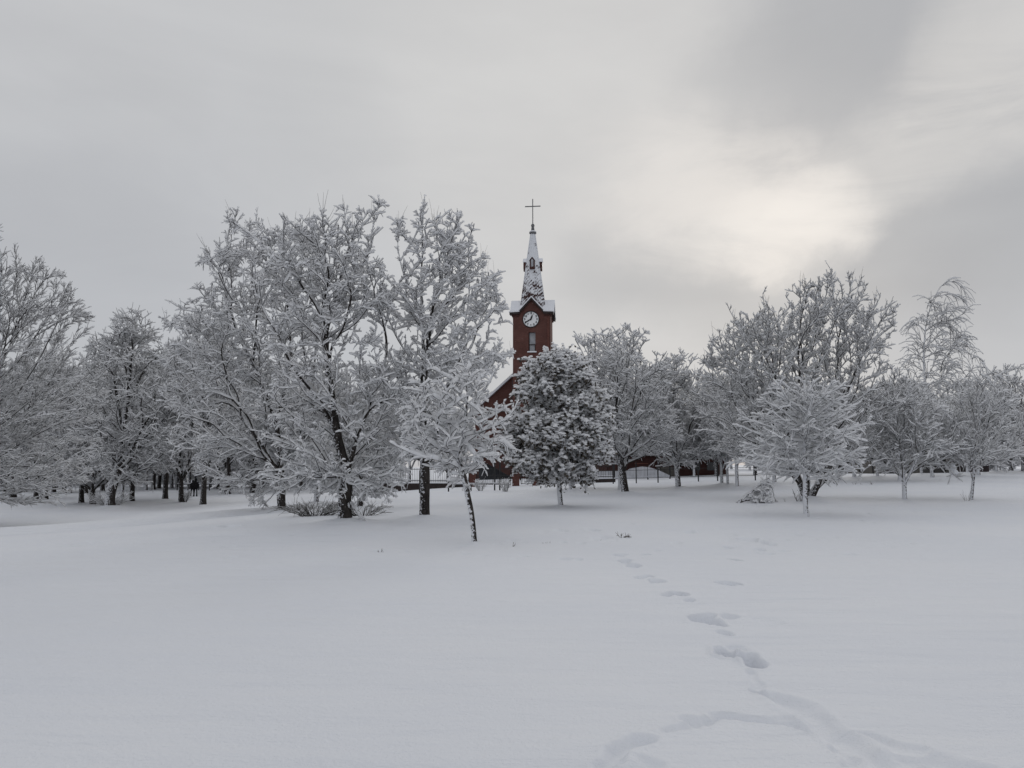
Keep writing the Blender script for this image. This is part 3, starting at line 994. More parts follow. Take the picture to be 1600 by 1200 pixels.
def build_tree(name, label, cat, base, stems, env, seed, n=900, depth=0.8, r_base=0.15, r_tip=0.007, step=0.3,
               twig=(2.0, 0.5), twig2=(1.5, 0.22), up=0.15, droop=0.0, smooth=2, snow=1.0, bark_m="bark_dark", bf=0.5, ang=0.7, grow_up=0.06,
               wig=0.05, shell=0.55, group=None, spread=0.6, full=False, leafy=False, bare=0.06, puff=0.5, puff_r=(0.022, 0.03), whips=0, whip_len=0.6, lat=None, leaf_s=1.0, clump=12, flat=0.4, snow_b=None, foot=0.13, part_names=('trunk', 'crown', 'snow'), lo=0.28, extra_pts=None, thin=1.0):
    """all coordinates are metres relative to base; returns the thing"""
    rs = np.random.RandomState(seed)
    pts = env_points(env, depth, n, rs, shell, 0.0, clump, flat)
    if extra_pts is not None:
        pts = np.concatenate([pts, extra_pts])
    if lat:
        stems = list(stems) + laterals(stems[0], env, depth, rs, *lat)
    P, par = grow(stems, pts, rs, step, bf, ang, grow_up, wig, env and foot * max(e[0] for e in env))
    r, kid, cnt = radii(P, par, r_tip, r_base)
    for _ in range(smooth):
        j = np.where((kid >= 0) & (par >= 0))[0]
        P[j] = 0.5 * P[j] + 0.25 * P[par[j]] + 0.25 * P[kid[j]]
    # root flare
    hgt = P[:, 2]
    r = r * (1 + 0.45 * np.exp(-np.clip(hgt, 0, None) / (r_base * 1.2)) * (r > r_base * 0.5))
    i = np.arange(1, len(P)); pa = par[1:]
    T = np.zeros_like(P)
    T[1:] = norm(P[1:] - P[pa])
    T[0] = (0, 0, 1)
    Tn = T.copy()
    hk = kid >= 0
    Tn[hk] = norm(T[hk] + T[kid[hk]])
    main = kid[pa] == i
    TA = np.where(main[:, None], Tn[pa], T[i])
    rA = np.where(main, r[pa], np.minimum(r[pa], r[i] * 1.15))
    big = rA > max(0.32 * r_base, 0.016)
    # ----- wood
    wood_t = tube_segments(P[pa][big], P[i][big], TA[big], Tn[i][big], rA[big], r[i][big], 10)
    sm = ~big
    parts = [tube_segments(P[pa][sm], P[i][sm], TA[sm], Tn[i][sm], rA[sm], r[i][sm], 4)]
    sn = []
    sb = snow if snow_b is None else snow_b
    # per-node lumpiness, shared by the two segments that meet at a node
    lump = np.clip(rs.normal(1.0, 0.28, len(P)), 0.35, 1.8)
    am = snow_amount(P[pa], P[i], lo * 0.6)
    ok = (r[i] < 0.8 * r_base) & (am > 0.1)
    wN = (0.55 * np.minimum(r, 0.09) + 0.017 * sb) * lump
    hN = (0.40 * np.minimum(r, 0.08) + 0.040 * sb) * lump
    amN = np.zeros(len(P)); amN[i] = am; amN[0] = 0
    wa = np.where(main, wN[pa], np.minimum(wN[pa], wN[i]))
    sn.append(snow_segments(P[pa][ok], P[i][ok], rA[ok], r[i][ok], (wa * (0.5 + 0.5 * am))[ok], (wN[i] * (0.5 + 0.5 * am))[ok], (hN[pa] * am)[ok], (hN[i] * am)[ok], full))
    # ----- twigs
    thin_nodes = (r < max(0.10 * r_base, r_tip * 3.2)) & (np.arange(len(P)) > 0)
    Q, QT = P[thin_nodes], T[thin_nodes]
    def emit(tw, r0, r1, w0):
        S, K, _ = tw.shape
        f = np.linspace(0, 1, K)
        lump_ = np.clip(rs.normal(1.0, 0.33, (S, K)), 0.3, 1.9)
        bareflag = rs.rand(S) < bare
        for j in range(K - 1):
            A, B_ = tw[:, j], tw[:, j + 1]
            d = norm(B_ - A)
            ra = np.full(S, r0 + (r1 - r0) * f[j]); rb_ = np.full(S, r0 + (r1 - r0) * f[j + 1])
            parts.append(tube_segments(A, B_, d, d, ra, rb_, 3))
            am_ = snow_amount(A, B_, lo)
            am_[bareflag] *= 0.12
            tp = 0.62 if j == K - 2 else 1.0
            wa_, wb_ = w0 * WID * lump_[:, j] * (0.55 + 0.45 * am_), w0 * WID * lump_[:, j + 1] * (0.55 + 0.45 * am_) * tp
            ha_, hb_ = w0 * lump_[:, j] * am_, w0 * lump_[:, j + 1] * am_ * tp
            sn.append(snow_segments(A, B_, ra, rb_, wa_, wb_, ha_, hb_))
    tw = make_twigs(Q, QT, rs, twig[0], twig[1], up, spread, droop)
    emit(tw, r_tip * 1.15 * thin, r_tip * 0.7 * thin, 0.048 * snow)
    if twig2[0] > 0:
        mid = np.concatenate([tw[:, 1], tw[:, 2]]); mt = np.concatenate([norm(tw[:, 2] - tw[:, 1]), norm(tw[:, 3] - tw[:, 2])])
        t2 = make_twigs(mid, mt, rs, twig2[0], twig2[1], up * 0.7, spread, droop, 2)
        emit(t2, r_tip * 0.85 * thin, r_tip * 0.55 * thin, 0.036 * snow)
    if puff > 0 and not leafy:
        C = np.concatenate([tw[:, 1], tw[:, 2], tw[:, 3]])
        C = C[rs.rand(len(C)) < puff / 1.5]
        sn.append(pads(C + np.array([0, 0, 0.004]), rs, puff_r[0] * snow, puff_r[1] * snow, 0.7))
    if whips:
        # highest twigs within each slice of the crown's width
        xb = np.floor((P[:, 0] - P[:, 0].min()) / max(np.ptp(P[:, 0]), 0.1) * 16)
        hi = np.array([P[xb == v, 2].max() if (xb == v).any() else 0 for v in range(17)])[xb.astype(int)]
        top = np.where(P[:, 2] > hi - 0.35)[0]
        sel = rs.choice(top, whips, replace=True)
        wh = make_twigs(P[sel], np.tile([0, 0, 1.0], (whips, 1)) + rs.normal(0, 0.35, (whips, 3)), rs, 1.0, whip_len, 0.4, 0.15, 0.05, 3, 0.2)
        d_ = [norm(wh[:, j + 1] - wh[:, j]) for j in range(3)]
        for j in range(3):
            rr_ = r_tip * np.array([0.9, 0.75, 0.55, 0.35])
            parts.append(tube_segments(wh[:, j], wh[:, j + 1], d_[j], d_[j], np.full(len(wh), rr_[j]), np.full(len(wh), rr_[j + 1]), 3))
    t = thing(name, label, cat, base, 0.0, group)
    v, f = wood_t
    link(part_names[0], raw_mesh(part_names[0], v, f, True), M[bark_m], t)
    v, f = joinvf(parts)
    link(part_names[1], raw_mesh(part_names[1], v, f, True), M["twig"], t)
    if leafy:
        # withered leaves kept through the winter, hanging under the snow
        L = tw[:, 1:].reshape(-1, 3)
        L = np.repeat(L, 2, 0)[rs.rand(len(L) * 2) < 0.34]
        L = L + rs.normal(0, 0.05, L.shape) - np.array([0, 0, 0.05])
        nL = len(L)
        d1 = norm(rs.normal(0, 1, (nL, 3)) + np.array([0, 0, -0.9])) * (0.04 + 0.04 * rs.rand(nL))[:, None]
        d2 = norm(np.cross(d1, rs.normal(0, 1, (nL, 3)))) * (0.035 + 0.03 * rs.rand(nL))[:, None]
        V = np.stack([L - d1, L + d2, L + d1, L - d2], 1).reshape(-1, 3)
        link("leaves", raw_mesh("leaves", V, np.arange(nL * 4).reshape(-1, 4), False), M["leaf_dark"], t)
        C = tw[:, 2] + np.array([0, 0, 0.03])
        sn.append(pads(C, rs, 0.05 * leaf_s, 0.075 * leaf_s))
        C = tw[:, 3] + np.array([0, 0, 0.02])
        sn.append(pads(C, rs, 0.035 * leaf_s, 0.06 * leaf_s))
        C = tw[:, 1] + np.array([0, 0, 0.03])
        sn.append(pads(C, rs, 0.04 * leaf_s, 0.06 * leaf_s))
    v, f = joinvf(sn)
    link(part_names[2], raw_mesh(part_names[2], v, f, True), M["snow_tree"], t)
    return t

def px_tree(name, label, bpx, stems_px, env_px, seed, mound=None, cat="tree", **kw):
    """reads a tree's outline off the photograph, in metres at its own distance"""
    g = at_ground(*bpx)
    Y = g[1]
    base = g - np.array([0, 0, 0.12])
    stems = []
    for poly in stems_px:
        pl = []
        for q_ in poly:
            dy = q_[2] if len(q_) > 2 else 0.0
            pl.append(at_depth(q_[0], q_[1], Y + dy) - base)
        stems.append(pl)
    stems[0][0] = np.zeros(3)
    env = []
    for py, xl, xr in env_px:
        a, c = at_depth(xl, py, Y) - base, at_depth(xr, py, Y) - base
        env.append((a[2], a[0], c[0]))
    if mound:
        MOUNDS.append((g[0], g[1], mound, mound * 0.22))
    return build_tree(name, label, cat, base, stems, env, seed, **kw)

def copy_tree(src, loc, rz, sc, name, label, group=None):
    r = src.copy()
    COL.objects.link(r)
    r.name = name
    r.location = [float(q_) for q_ in loc]
    r.rotation_euler = (0, 0, rz)
    r.scale = sc
    r["label"] = label
    if group: r["group"] = group
    elif "group" in r: del r["group"]
    for c in list(src.children):
        d = c.copy()
        COL.objects.link(d)
        d.parent = r
    return r
# ------------------------------------------------------------------ the trees of the park
G_LEFT = "snow laden trees of the grove on the lower ground"
G_RIGHT = "snow laden trees on the rise by the wall"
T_ = {}
T_["oak"] = px_tree("old_tree", "tall thick-trunked tree with two-footed dark base and twiggy suckers, beside the slim forked tree", (540, 820),
    [[(540, 820), (538, 780), (543, 735), (528, 690), (518, 620), (509, 560), (510, 510), (490, 470), (478, 455)],
     [(543, 735), (556, 690, -0.3), (575, 640, -0.5)], [(510, 515), (530, 440, 0.4), (545, 385, 0.3), (575, 345, 0.2), (598, 315, 0)],
     [(545, 385), (538, 330, 0.5)], [(518, 620), (470, 560, -0.8), (440, 540, -1.2)], [(490, 470), (440, 410, 0.6), (390, 365, 0.8), (360, 345, 0.5)],
     [(538, 780), (556, 795, -0.15), (566, 822, -0.2)]],
    [(305, 585, 604), (322, 530, 608), (338, 470, 604), (360, 425, 600), (400, 395, 606), (440, 395, 612), (500, 415, 625), (580, 430, 640), (660, 420, 652), (720, 400, 655), (760, 430, 640), (780, 490, 590)],
    11, mound=0.9, n=1050, depth=0.6, r_base=0.18, r_tip=0.007, step=0.2, twig=(1.8, 0.30), twig2=(1.0, 0.16), bark_m="bark_dark", up=0.10, droop=-0.05, bf=0.5, snow=1.05, snow_b=1.25, wig=0.07, spread=0.5, whips=34)
T_["left_big"] = px_tree("spreading_tree", "broad tree with arched outer boughs drooping to the snow, left of the two-footed trunk", (440, 800),
    [[(440, 800), (439, 740), (432, 660), (408, 600), (396, 570), (370, 520), (350, 450)], [(432, 660), (455, 560, 0.6), (450, 470, 0.6), (410, 400, 0.4), (372, 352, 0.3)],
     [(408, 600), (350, 560, -0.8), (300, 552, -1.0)], [(396, 570), (402, 480, -0.6), (430, 400, -0.8)], [(439, 740), (380, 680, -1.0), (330, 690, -1.5)]],
    [(336, 352, 410), (352, 342, 450), (380, 328, 500), (425, 308, 520), (460, 290, 510), (495, 264, 500), (540, 252, 490), (620, 258, 490), (700, 275, 492), (750, 320, 480), (788, 385, 430)],
    12, mound=0.8, n=1150, depth=0.6, r_base=0.18, r_tip=0.009, step=0.28, twig=(1.8, 0.40), twig2=(0.9, 0.22), up=0.08, droop=-0.10, bf=0.5, snow=1.25, snow_b=1.4, wig=0.07, bark_m="bark_dark", spread=0.5, whips=24, whip_len=0.8)
T_["forked"] = px_tree("forked_tree", "tall straight-trunked tree that forks into spreading limbs, behind the leaning sapling", (663, 812),
    [[(663, 812), (664, 760), (663, 700), (661, 640), (660, 585), (668, 548), (672, 500), (688, 440), (700, 390), (715, 345)],
     [(660, 585), (662, 520, 0.3), (657, 450, 0.5), (660, 380, 0.4), (662, 325, 0.3)], [(668, 548), (694, 510, -0.3), (730, 470, -0.5), (775, 428, -0.5)],
     [(660, 585), (640, 560, -0.4), (615, 520, -0.6), (600, 480, -0.5)], [(664, 520), (650, 470, -0.5), (630, 430, -0.6), (620, 380, -0.4)],
     [(661, 612), (700, 580, -0.8), (750, 556, -1.0), (795, 553, -1.0)], [(672, 500), (700, 470, 0.8), (735, 430, 1.0)]],
    [(318, 652, 672), (335, 630, 700), (355, 615, 738), (390, 606, 742), (420, 600, 770), (440, 598, 786), (480, 592, 780), (520, 592, 797), (562, 592, 806), (585, 594, 770), (610, 596, 745), (660, 600, 722), (720, 612, 700)],
    13, mound=0.7, n=760, depth=0.7, r_base=0.14, r_tip=0.006, step=0.22, twig=(1.8, 0.27), twig2=(1.1, 0.15), bark_m="bark_dark", up=0.18, droop=-0.03, bf=0.42, snow=1.2, snow_b=1.45, wig=0.12, spread=0.48, whips=24)
T_["sapling"] = px_tree("young_tree", "young leaning tree in front with slanted speckled stem and broad snow-heaped sprays", (743, 850),
    [[(743, 850), (736, 800), (726, 750), (720, 728), (712, 712), (724, 690), (727, 660), (730, 620), (728, 580), (716, 550)],
     [(722, 735), (700, 722, -0.5), (660, 716, -0.8), (625, 700, -0.9)], [(724, 695), (750, 676, -0.2), (790, 660, -0.3), (804, 640, -0.4)],
     [(724, 700), (760, 690, 0.3), (800, 686, 0.5)], [(712, 712), (690, 670, 0.2), (668, 640, 0.1), (655, 600, 0.2)], [(712, 712), (680, 700, -0.2), (640, 660, -0.3)],
     [(727, 660), (745, 630, 0.3), (765, 600, 0.4), (775, 575, 0.4)], [(690, 670), (672, 690, 0.4), (625, 650, 0.6)], [(727, 690), (745, 715, -0.5), (780, 712, -0.7)]],
    [(548, 705, 722), (570, 680, 748), (600, 655, 762), (628, 640, 770), (648, 626, 792), (680, 618, 806), (705, 625, 800), (725, 640, 780), (738, 690, 735)],
    14, mound=0.28, n=330, depth=0.85, r_base=0.056, r_tip=0.0062, step=0.13, twig=(1.3, 0.2), twig2=(0.5, 0.10), bark_m="bark_mid", up=0.03, droop=-0.03, bf=0.25, snow=0.9, snow_b=1.5, flat=0.3, clump=10, full=True, spread=0.42, wig=0.10, puff=0.3, puff_r=(0.018, 0.022), lat=(22, 1.25, 3.5, (-0.02, 0.45)))
T_["leafy"] = px_tree("leafy_tree", "dense round tree keeping dark leaves under snow, on a thin pale stem before the tower", (877, 793),
    [[(877, 793), (873, 750), (868, 700), (866, 640), (862, 590), (858, 555)], [(872, 720), (830, 690, -0.5), (800, 690, -0.5)], [(870, 710), (915, 680, -0.5), (950, 660, -0.5)],
     [(866, 650), (835, 610, 0.5), (820, 585, 0.3)], [(866, 640), (895, 600, 0.4), (915, 580, 0.3)]],
    [(552, 838, 878), (562, 822, 905), (585, 808, 930), (620, 798, 944), (660, 790, 953), (700, 787, 955), (730, 800, 942), (752, 835, 915)],
    15, mound=0.5, n=800, depth=0.85, r_base=0.09, r_tip=0.007, step=0.22, twig=(4.4, 0.34), twig2=(0, 0), bark_m="bark_white", up=0.05, droop=-0.1, snow=1.2, leafy=True, leaf_s=0.86, clump=8, flat=0.55, whips=10, whip_len=0.4, bf=0.3)
T_["round"] = px_tree("rounded_tree", "round-crowned tree on a thick dark leaning trunk, right of the leafy tree", (978, 773),
    [[(978, 773), (973, 740), (968, 710), (966, 690), (963, 640), (962, 590), (965, 540)], [(967, 700), (945, 650, -0.3), (925, 600, -0.4), (915, 560, -0.3)],
     [(966, 690), (990, 640, -0.4), (1010, 595, -0.4), (1035, 560, -0.3)], [(967, 705), (990, 680, 0.5), (1030, 640, 0.6)], [(963, 640), (980, 590, 0.3), (985, 540, 0.3)]],
    [(505, 918, 950), (518, 900, 1005), (540, 885, 1028), (580, 872, 1045), (630, 872, 1056), (680, 880, 1058), (710, 915, 1040), (725, 940, 1010)],
    16, mound=0.8, n=1000, depth=0.75, r_base=0.17, r_tip=0.009, step=0.30, twig=(1.8, 0.36), twig2=(0.8, 0.2), bark_m="bark_dark", up=0.3, droop=0.02, bf=0.5, snow=1.2, snow_b=1.4)
T_["small_round"] = px_tree("rounded_tree", "smaller round-crowned tree with a pale-based forked stem before the wire fence", (1060, 764),
    [[(1060, 764), (1058, 735), (1056, 715), (1055, 660), (1052, 600), (1055, 560)], [(1057, 722), (1075, 680, -0.3), (1088, 620, -0.4)], [(1057, 715), (1030, 670, 0.3), (1015, 620, 0.4)]],
    [(545, 1048, 1062), (565, 1030, 1092), (600, 1012, 1102), (650, 1000, 1112), (700, 1005, 1115), (730, 1030, 1090)],
    17, mound=0.8, n=800, depth=0.85, r_base=0.15, r_tip=0.010, step=0.33, twig=(1.9, 0.45), twig2=(0.7, 0.25), bark_m="bark_mid", up=0.25, bf=0.45, snow=1.3)
T_["vase"] = px_tree("many_stemmed_tree", "large vase-shaped tree of splayed stems and long upswept boughs behind the flat-branched young tree", (1262, 781),
    [[(1262, 781), (1252, 760), (1243, 738), (1232, 690), (1215, 600), (1198, 520), (1192, 460)], [(1262, 781), (1272, 770), (1283, 745), (1292, 715), (1300, 640), (1310, 560), (1305, 480), (1297, 420)],
     [(1262, 781), (1262, 740, 0.3), (1258, 690, 0.4), (1255, 600, 0.5), (1250, 500, 0.4)], [(1292, 715), (1320, 620, -0.3), (1345, 560, -0.4), (1370, 510, -0.4), (1398, 482, -0.4)],
     [(1310, 560), (1325, 500, 0.2), (1345, 440, 0.3)], [(1292, 715), (1335, 670, -0.6), (1385, 630, -0.8), (1430, 600, -0.8)], [(1232, 690), (1190, 640, -0.4), (1140, 570, -0.6), (1112, 535, -0.5)],
     [(1215, 600), (1170, 540, 0.4), (1140, 485, 0.4)], [(1252, 760), (1200, 700, -0.6), (1150, 680, -1.0), (1100, 672, -1.2)], [(1272, 770), (1310, 730, 0.6), (1370, 700, 0.8)]],
    [(418, 1292, 1302), (445, 1275, 1352), (470, 1185, 1370), (480, 1140, 1398), (505, 1128, 1392), (540, 1108, 1382), (580, 1098, 1395), (620, 1090, 1430), (660, 1095, 1435), (700, 1110, 1410), (722, 1160, 1370)],
    18, mound=0.9, n=2000, depth=0.65, r_base=0.19, r_tip=0.008, step=0.28, twig=(2.6, 0.30), twig2=(1.0, 0.15), bark_m="bark_dark", up=0.4, droop=0.06, bf=0.5, ang=1.0, snow=0.85, snow_b=1.05, spread=0.5, lo=0.35, whips=40, whip_len=0.7)
T_["flat"] = px_tree("young_tree", "young tree in front with flat radiating white branches on a short snow-caked stem", (1259, 806),
    [[(1259, 806), (1258, 770), (1258, 740), (1257, 690), (1256, 640), (1262, 600)], [(1258, 735), (1220, 720, -0.4), (1170, 712, -0.6)], [(1258, 732), (1300, 712, -0.4), (1350, 725, -0.6)],
     [(1257, 712), (1210, 690, 0.3), (1160, 668, 0.4)], [(1257, 705), (1310, 680, 0.4), (1355, 690, 0.5)], [(1257, 670), (1220, 640, -0.3), (1190, 625, -0.4)], [(1257, 665), (1290, 640, -0.3), (1320, 620, -0.3)],
     [(1258, 738), (1270, 722, -0.9), (1292, 716, -1.4)]],
    [(598, 1252, 1275), (620, 1215, 1310), (650, 1188, 1335), (680, 1165, 1352), (705, 1150, 1362), (722, 1150, 1365), (735, 1172, 1340)],
    19, mound=0.35, n=170, depth=0.9, r_base=0.075, r_tip=0.006, step=0.2, twig=(1.5, 0.34), twig2=(0.6, 0.16), bark_m="bark_white", up=0.0, droop=-0.03, bf=0.2, ang=0.8, grow_up=0.0, snow=1.0, snow_b=1.35, spread=0.36, clump=0, wig=0.03, full=True, puff=0.15, lat=(60, 1.3, 3.75, (-0.02, 0.62)))
T_["pale_stem"] = px_tree("slender_tree", "slender tree with straight white stem and a long bough bending to the snowman", (1413, 781),
    [[(1413, 781), (1412, 730), (1411, 690), (1412, 640), (1415, 600)], [(1412, 728), (1440, 712, -0.3), (1470, 718, -0.4), (1492, 744, -0.4)], [(1411, 690), (1450, 660, -0.3), (1500, 650, -0.4)],
     [(1411, 700), (1385, 680, 0.4), (1365, 670, 0.5)], [(1412, 720), (1380, 715, -0.6), (1350, 735, -0.8)]],
    [(600, 1402, 1428), (630, 1385, 1470), (660, 1372, 1510), (690, 1362, 1520), (715, 1365, 1510), (735, 1380, 1470)],
    20, mound=0.3, n=480, depth=0.75, r_base=0.085, r_tip=0.007, step=0.26, twig=(1.6, 0.42), twig2=(0.6, 0.22), bark_m="bark_white", up=0.1, droop=-0.06, bf=0.6, snow=1.15, spread=0.4)
T_["weeping"] = px_tree("weeping_birch", "tall weeping birch with a bent tip and thin hanging branches above its neighbours", (1457, 746),
    [[(1457, 746), (1452, 690), (1447, 620), (1443, 560), (1446, 510), (1456, 472), (1470, 446), (1487, 437), (1502, 446), (1510, 462)], [(1446, 520), (1470, 500), (1495, 520), (1515, 545)],
     [(1444, 560), (1475, 545, -0.5), (1505, 548, -0.5), (1530, 560, -0.5)], [(1443, 560), (1425, 550, 0.5), (1418, 575, 0.5)], [(1446, 505), (1432, 495), (1424, 505)], [(1460, 465), (1485, 458), (1505, 468)],
     [(1447, 600), (1480, 590, 0.6), (1510, 610, 0.6)]],
    [(452, 1462, 1492), (468, 1450, 1504), (500, 1428, 1502), (540, 1420, 1520), (575, 1415, 1525), (620, 1418, 1500), (680, 1425, 1490)],
    21, n=340, depth=0.6, r_base=0.11, r_tip=0.010, step=0.45, twig=(2.0, 1.1), twig2=(0, 0), bark_m="bark_white", up=-0.1, droop=-0.5, bf=0.4, snow=1.0, spread=0.35)
T_["thin_lean"] = px_tree("slender_tree", "thin leaning dark stem under a wide airy crown, right of the snowman", (1517, 782),
    [[(1517, 782), (1521, 745), (1524, 715), (1523, 680), (1526, 630), (1528, 590)], [(1524, 715), (1550, 700, -0.3), (1585, 705, -0.4)], [(1524, 712), (1500, 690, 0.3), (1478, 690, 0.4)], [(1524, 715), (1540, 670, -0.3), (1560, 630, -0.3)]],
    [(572, 1520, 1545), (600, 1500, 1568), (640, 1485, 1585), (680, 1475, 1600), (710, 1480, 1605), (728, 1500, 1580)],
    22, mound=0.35, n=420, depth=0.8, r_base=0.055, r_tip=0.0068, step=0.26, twig=(1.4, 0.4), twig2=(0.6, 0.22), bark_m="bark_mid", up=0.15, bf=0.55, snow=1.0, spread=0.4)
T_["far_left"] = px_tree("drooping_tree", "huge drooping tree at the picture's edge whose boughs sweep down over the dip", (-95, 822),
    [[(-95, 822), (-98, 740), (-100, 660), (-95, 560), (-90, 460), (-60, 390), (-5, 360)], [(-98, 700), (-40, 640, -0.6), (40, 600, -1.0), (120, 590, -1.2)], [(-98, 690), (-30, 680, 0.5), (60, 700, 0.8), (130, 735, 0.8)],
     [(-95, 600), (-30, 530, 0.4), (50, 480, 0.5), (130, 490, 0.5)], [(-90, 520), (-20, 450, -0.5), (30, 420, -0.7), (70, 440, -0.7)], [(-98, 720), (-30, 720, -1.2), (40, 750, -1.6), (90, 780, -1.7)], [(-95, 600), (-180, 520), (-230, 500)]],
    [(362, -60, 28), (392, -110, 52), (428, -150, 84), (468, -190, 122), (500, -210, 140), (560, -230, 148), (620, -230, 158), (680, -230, 155), (730, -220, 140), (770, -190, 115), (790, -150, 80)],
    23, mound=0.8, n=1900, depth=0.6, r_base=0.24, r_tip=0.009, step=0.30, twig=(2.2, 0.45), twig2=(0.9, 0.22), bark_m="bark_dark", up=0.12, droop=-0.1, bf=0.75, snow=0.78, snow_b=0.85, spread=0.33, wig=0.03)
T_["two_arm"] = px_tree("forked_tree", "short thick trunk forking low into two arms with thin shoots round its foot", (172, 795),
    [[(172, 795), (172, 775), (175, 762), (185, 735), (190, 690), (186, 640), (180, 600)], [(174, 765), (163, 740, 0.5), (150, 710, 0.8), (140, 660, 0.8)], [(190, 690), (200, 620, -0.4), (205, 560, -0.5), (208, 500, -0.3)],
     [(187, 730), (215, 690, -1), (250, 670, -1.5)], [(186, 640), (165, 570, 1.0), (160, 530, 1.0)]],
    [(490, 198, 216), (515, 165, 240), (550, 142, 262), (610, 125, 280), (680, 118, 290), (730, 125, 280), (755, 140, 250)],
    24, mound=1.5, n=1000, depth=0.75, r_base=0.33, r_tip=0.016, step=0.5, twig=(1.9, 0.75), twig2=(0.7, 0.4), bark_m="bark_mid", up=0.15, bf=0.4, snow=1.5)
# --- trees of the second rank: two crowns shared by many, each with its own place, turn and height
def arche(key, h, w, seed, label, bpx, bm="bark_dark", n=750, lean=0.0, depth=0.9, low=0.27, up=0.22, name="bare_tree", snow=1.75, twl=0.6, step=0.45, rb=0.2, fork=0.3):
    g = at_ground(*bpx)
    s = h
    fk = h * fork
    stems = [[(0, 0, 0), (lean * fk, 0, fk), (lean * fk * 1.3, 0.1 * w, h * 0.55), (lean * fk * 1.4, 0.05 * w, h * 0.85)],
             [(lean * fk, 0, fk), (0.22 * w, 0.1 * w, h * 0.55), (0.3 * w, 0.1 * w, h * 0.75)], [(lean * fk, 0, fk), (-0.22 * w, -0.1 * w, h * 0.55), (-0.32 * w, -0.1 * w, h * 0.72)]]
    env = [(h * low, -w * 0.30, w * 0.30), (h * (low + 0.12), -w * 0.48, w * 0.48), (h * 0.55, -w * 0.5, w * 0.5), (h * 0.75, -w * 0.38, w * 0.4), (h * 0.9, -w * 0.2, w * 0.22), (h, -w * 0.04, w * 0.04)]
    t = build_tree(name, label, "tree", g - np.array([0, 0, 0.15]), stems, env, seed, n=n, depth=depth, r_base=rb, r_tip=0.015, step=step, twig=(1.9, twl), twig2=(0.7, twl * 0.5), bark_m=bm, up=up, droop=-0.05, bf=0.6, spread=0.5, snow=snow, group=None)
    t["_h"] = h
    T_[key] = t
    return t
arche("A", 10.5, 7.5, 31, "straight dark-trunked tree directly behind the low-forked tree", (206, 783), rb=0.21)
arche("B", 9.5, 8.0, 32, "stout upright trunk between the leaning trunk and the low-forked tree", (145, 788), lean=-0.08, rb=0.22, low=0.18)
arche("C", 9.0, 7.0, 33, "pale plastered trunk close behind the thick dark leaning trunk of the round tree", (970, 765), bm="bark_white", rb=0.15, low=0.30)
arche("D", 7.0, 6.0, 34, "small bare tree with pale stem standing just behind the slender white stem", (1407, 752), bm="bark_white", rb=0.14, low=0.33, fork=0.36, snow=1.7, twl=0.6)
for k in "ABCD":
    del T_[k]["_h"]
HT = {"A": 10.5, "B": 9.5, "C": 9.0, "D": 7.0}
WT = {"A": 7.5, "B": 8.0, "C": 7.0, "D": 6.0}
random.seed(8)
def place(src, bpx, top, label, group=None, wpx=None, name=None, lean=0.0):
    g = at_ground(*bpx)
    MPP = g[1] / FPX / math.cos(PITCH)
    if g[1] < 75:
        MOUNDS.append((g[0], g[1], 0.9, 0.16))
    h = (bpx[1] - top) * MPP
    sz = h / HT[src]
    sxy = sz if wpx is None else wpx * MPP / WT[src]
    o = copy_tree(T_[src], g - np.array([0, 0, 0.12]), random.uniform(0, 6.28), (sxy, sxy, sz), name or "bare_tree", label, group)
    return o
place("B", (127, 787), 540, "tree with leaning trunk that slants left as it rises, beside an upright trunk", wpx=130)
place("A", (258, 781), 535, "upright dark trunk midway between the low-forked tree and the twin-stemmed tree", wpx=130)
place("B", (283, 786), 515, "twin-stemmed tree beside a small twiggy bush, left of the two walkers", wpx=130)
place("A", (317, 790), 470, "thick dark trunk standing right beside the two walkers", wpx=150)
place("B", (70, 780), 530, "slanting trunk under the tips of the huge drooping boughs", wpx=140)
place("A", (56, 781), 560, "thin upright trunk next to the slanting one under the drooping boughs", wpx=120)
place("A", (20, 777), 520, "dark trunk half hidden by the drooping boughs at the picture's edge", wpx=150)
place("C", (494, 788), 560, "dark-trunked tree standing between the broad tree and the two-footed trunk", wpx=170)
place("A", (562, 797), 570, "slim trunk close behind the two-footed trunk", wpx=150)
place("C", (191, 779), 560, "pale slanting stem between the low-forked tree and the straight dark trunk", wpx=100)
place("A", (355, 772), 560, "tree behind the broad tree, right of the two walkers", wpx=150)
place("B", (395, 770), 560, "tree far behind the broad tree's trunk", wpx=160)
place("C", (891, 768), 570, "tree with dark speckled trunk just right of the leafy tree's stem", wpx=110)
place("D", (909, 764), 620, "little forked tree in front of the fence, right of the leafy tree", wpx=80)
place("C", (1128, 760), 590, "tree with slim trunk left of the pale-stemmed pair near the wire fence", wpx=110)
place("C", (1152, 764), 575, "pale trunk nearest to the broken bough", wpx=120)
place("D", (1137, 761), 610, "thin stem leaning against its neighbour near the broken bough", wpx=80)
place("D", (1308, 753), 610, "thin pale trunk just right of the vase-shaped tree's foot", wpx=110)
place("D", (1335, 748), 600, "slim trunk before the dark part of the panel wall", wpx=110)
place("D", (1371, 746), 610, "small whitened sapling before the middle of the panel wall", wpx=90)
place("C", (1512, 740), 590, "trunk before the dark shed's near end", wpx=100)
place("D", (1529, 745), 600, "snow-coated trunk before the dark shed, behind the thin leaning stem", wpx=110)
place("C", (1557, 739), 600, "dark trunk past the far end of the shed", wpx=90)
place("D", (1568, 739), 640, "little pale tree past the far end of the shed", wpx=60)
place("A", (1601, 739), 560, "wide tree with dark trunk cut by the picture's edge", wpx=140, name="spreading_tree")
place("D", (1210, 756), 600, "tree half hidden behind the vase-shaped tree", wpx=120)
place("C", (1440, 742), 600, "tree before the panel wall, behind the slender white stem", wpx=100)
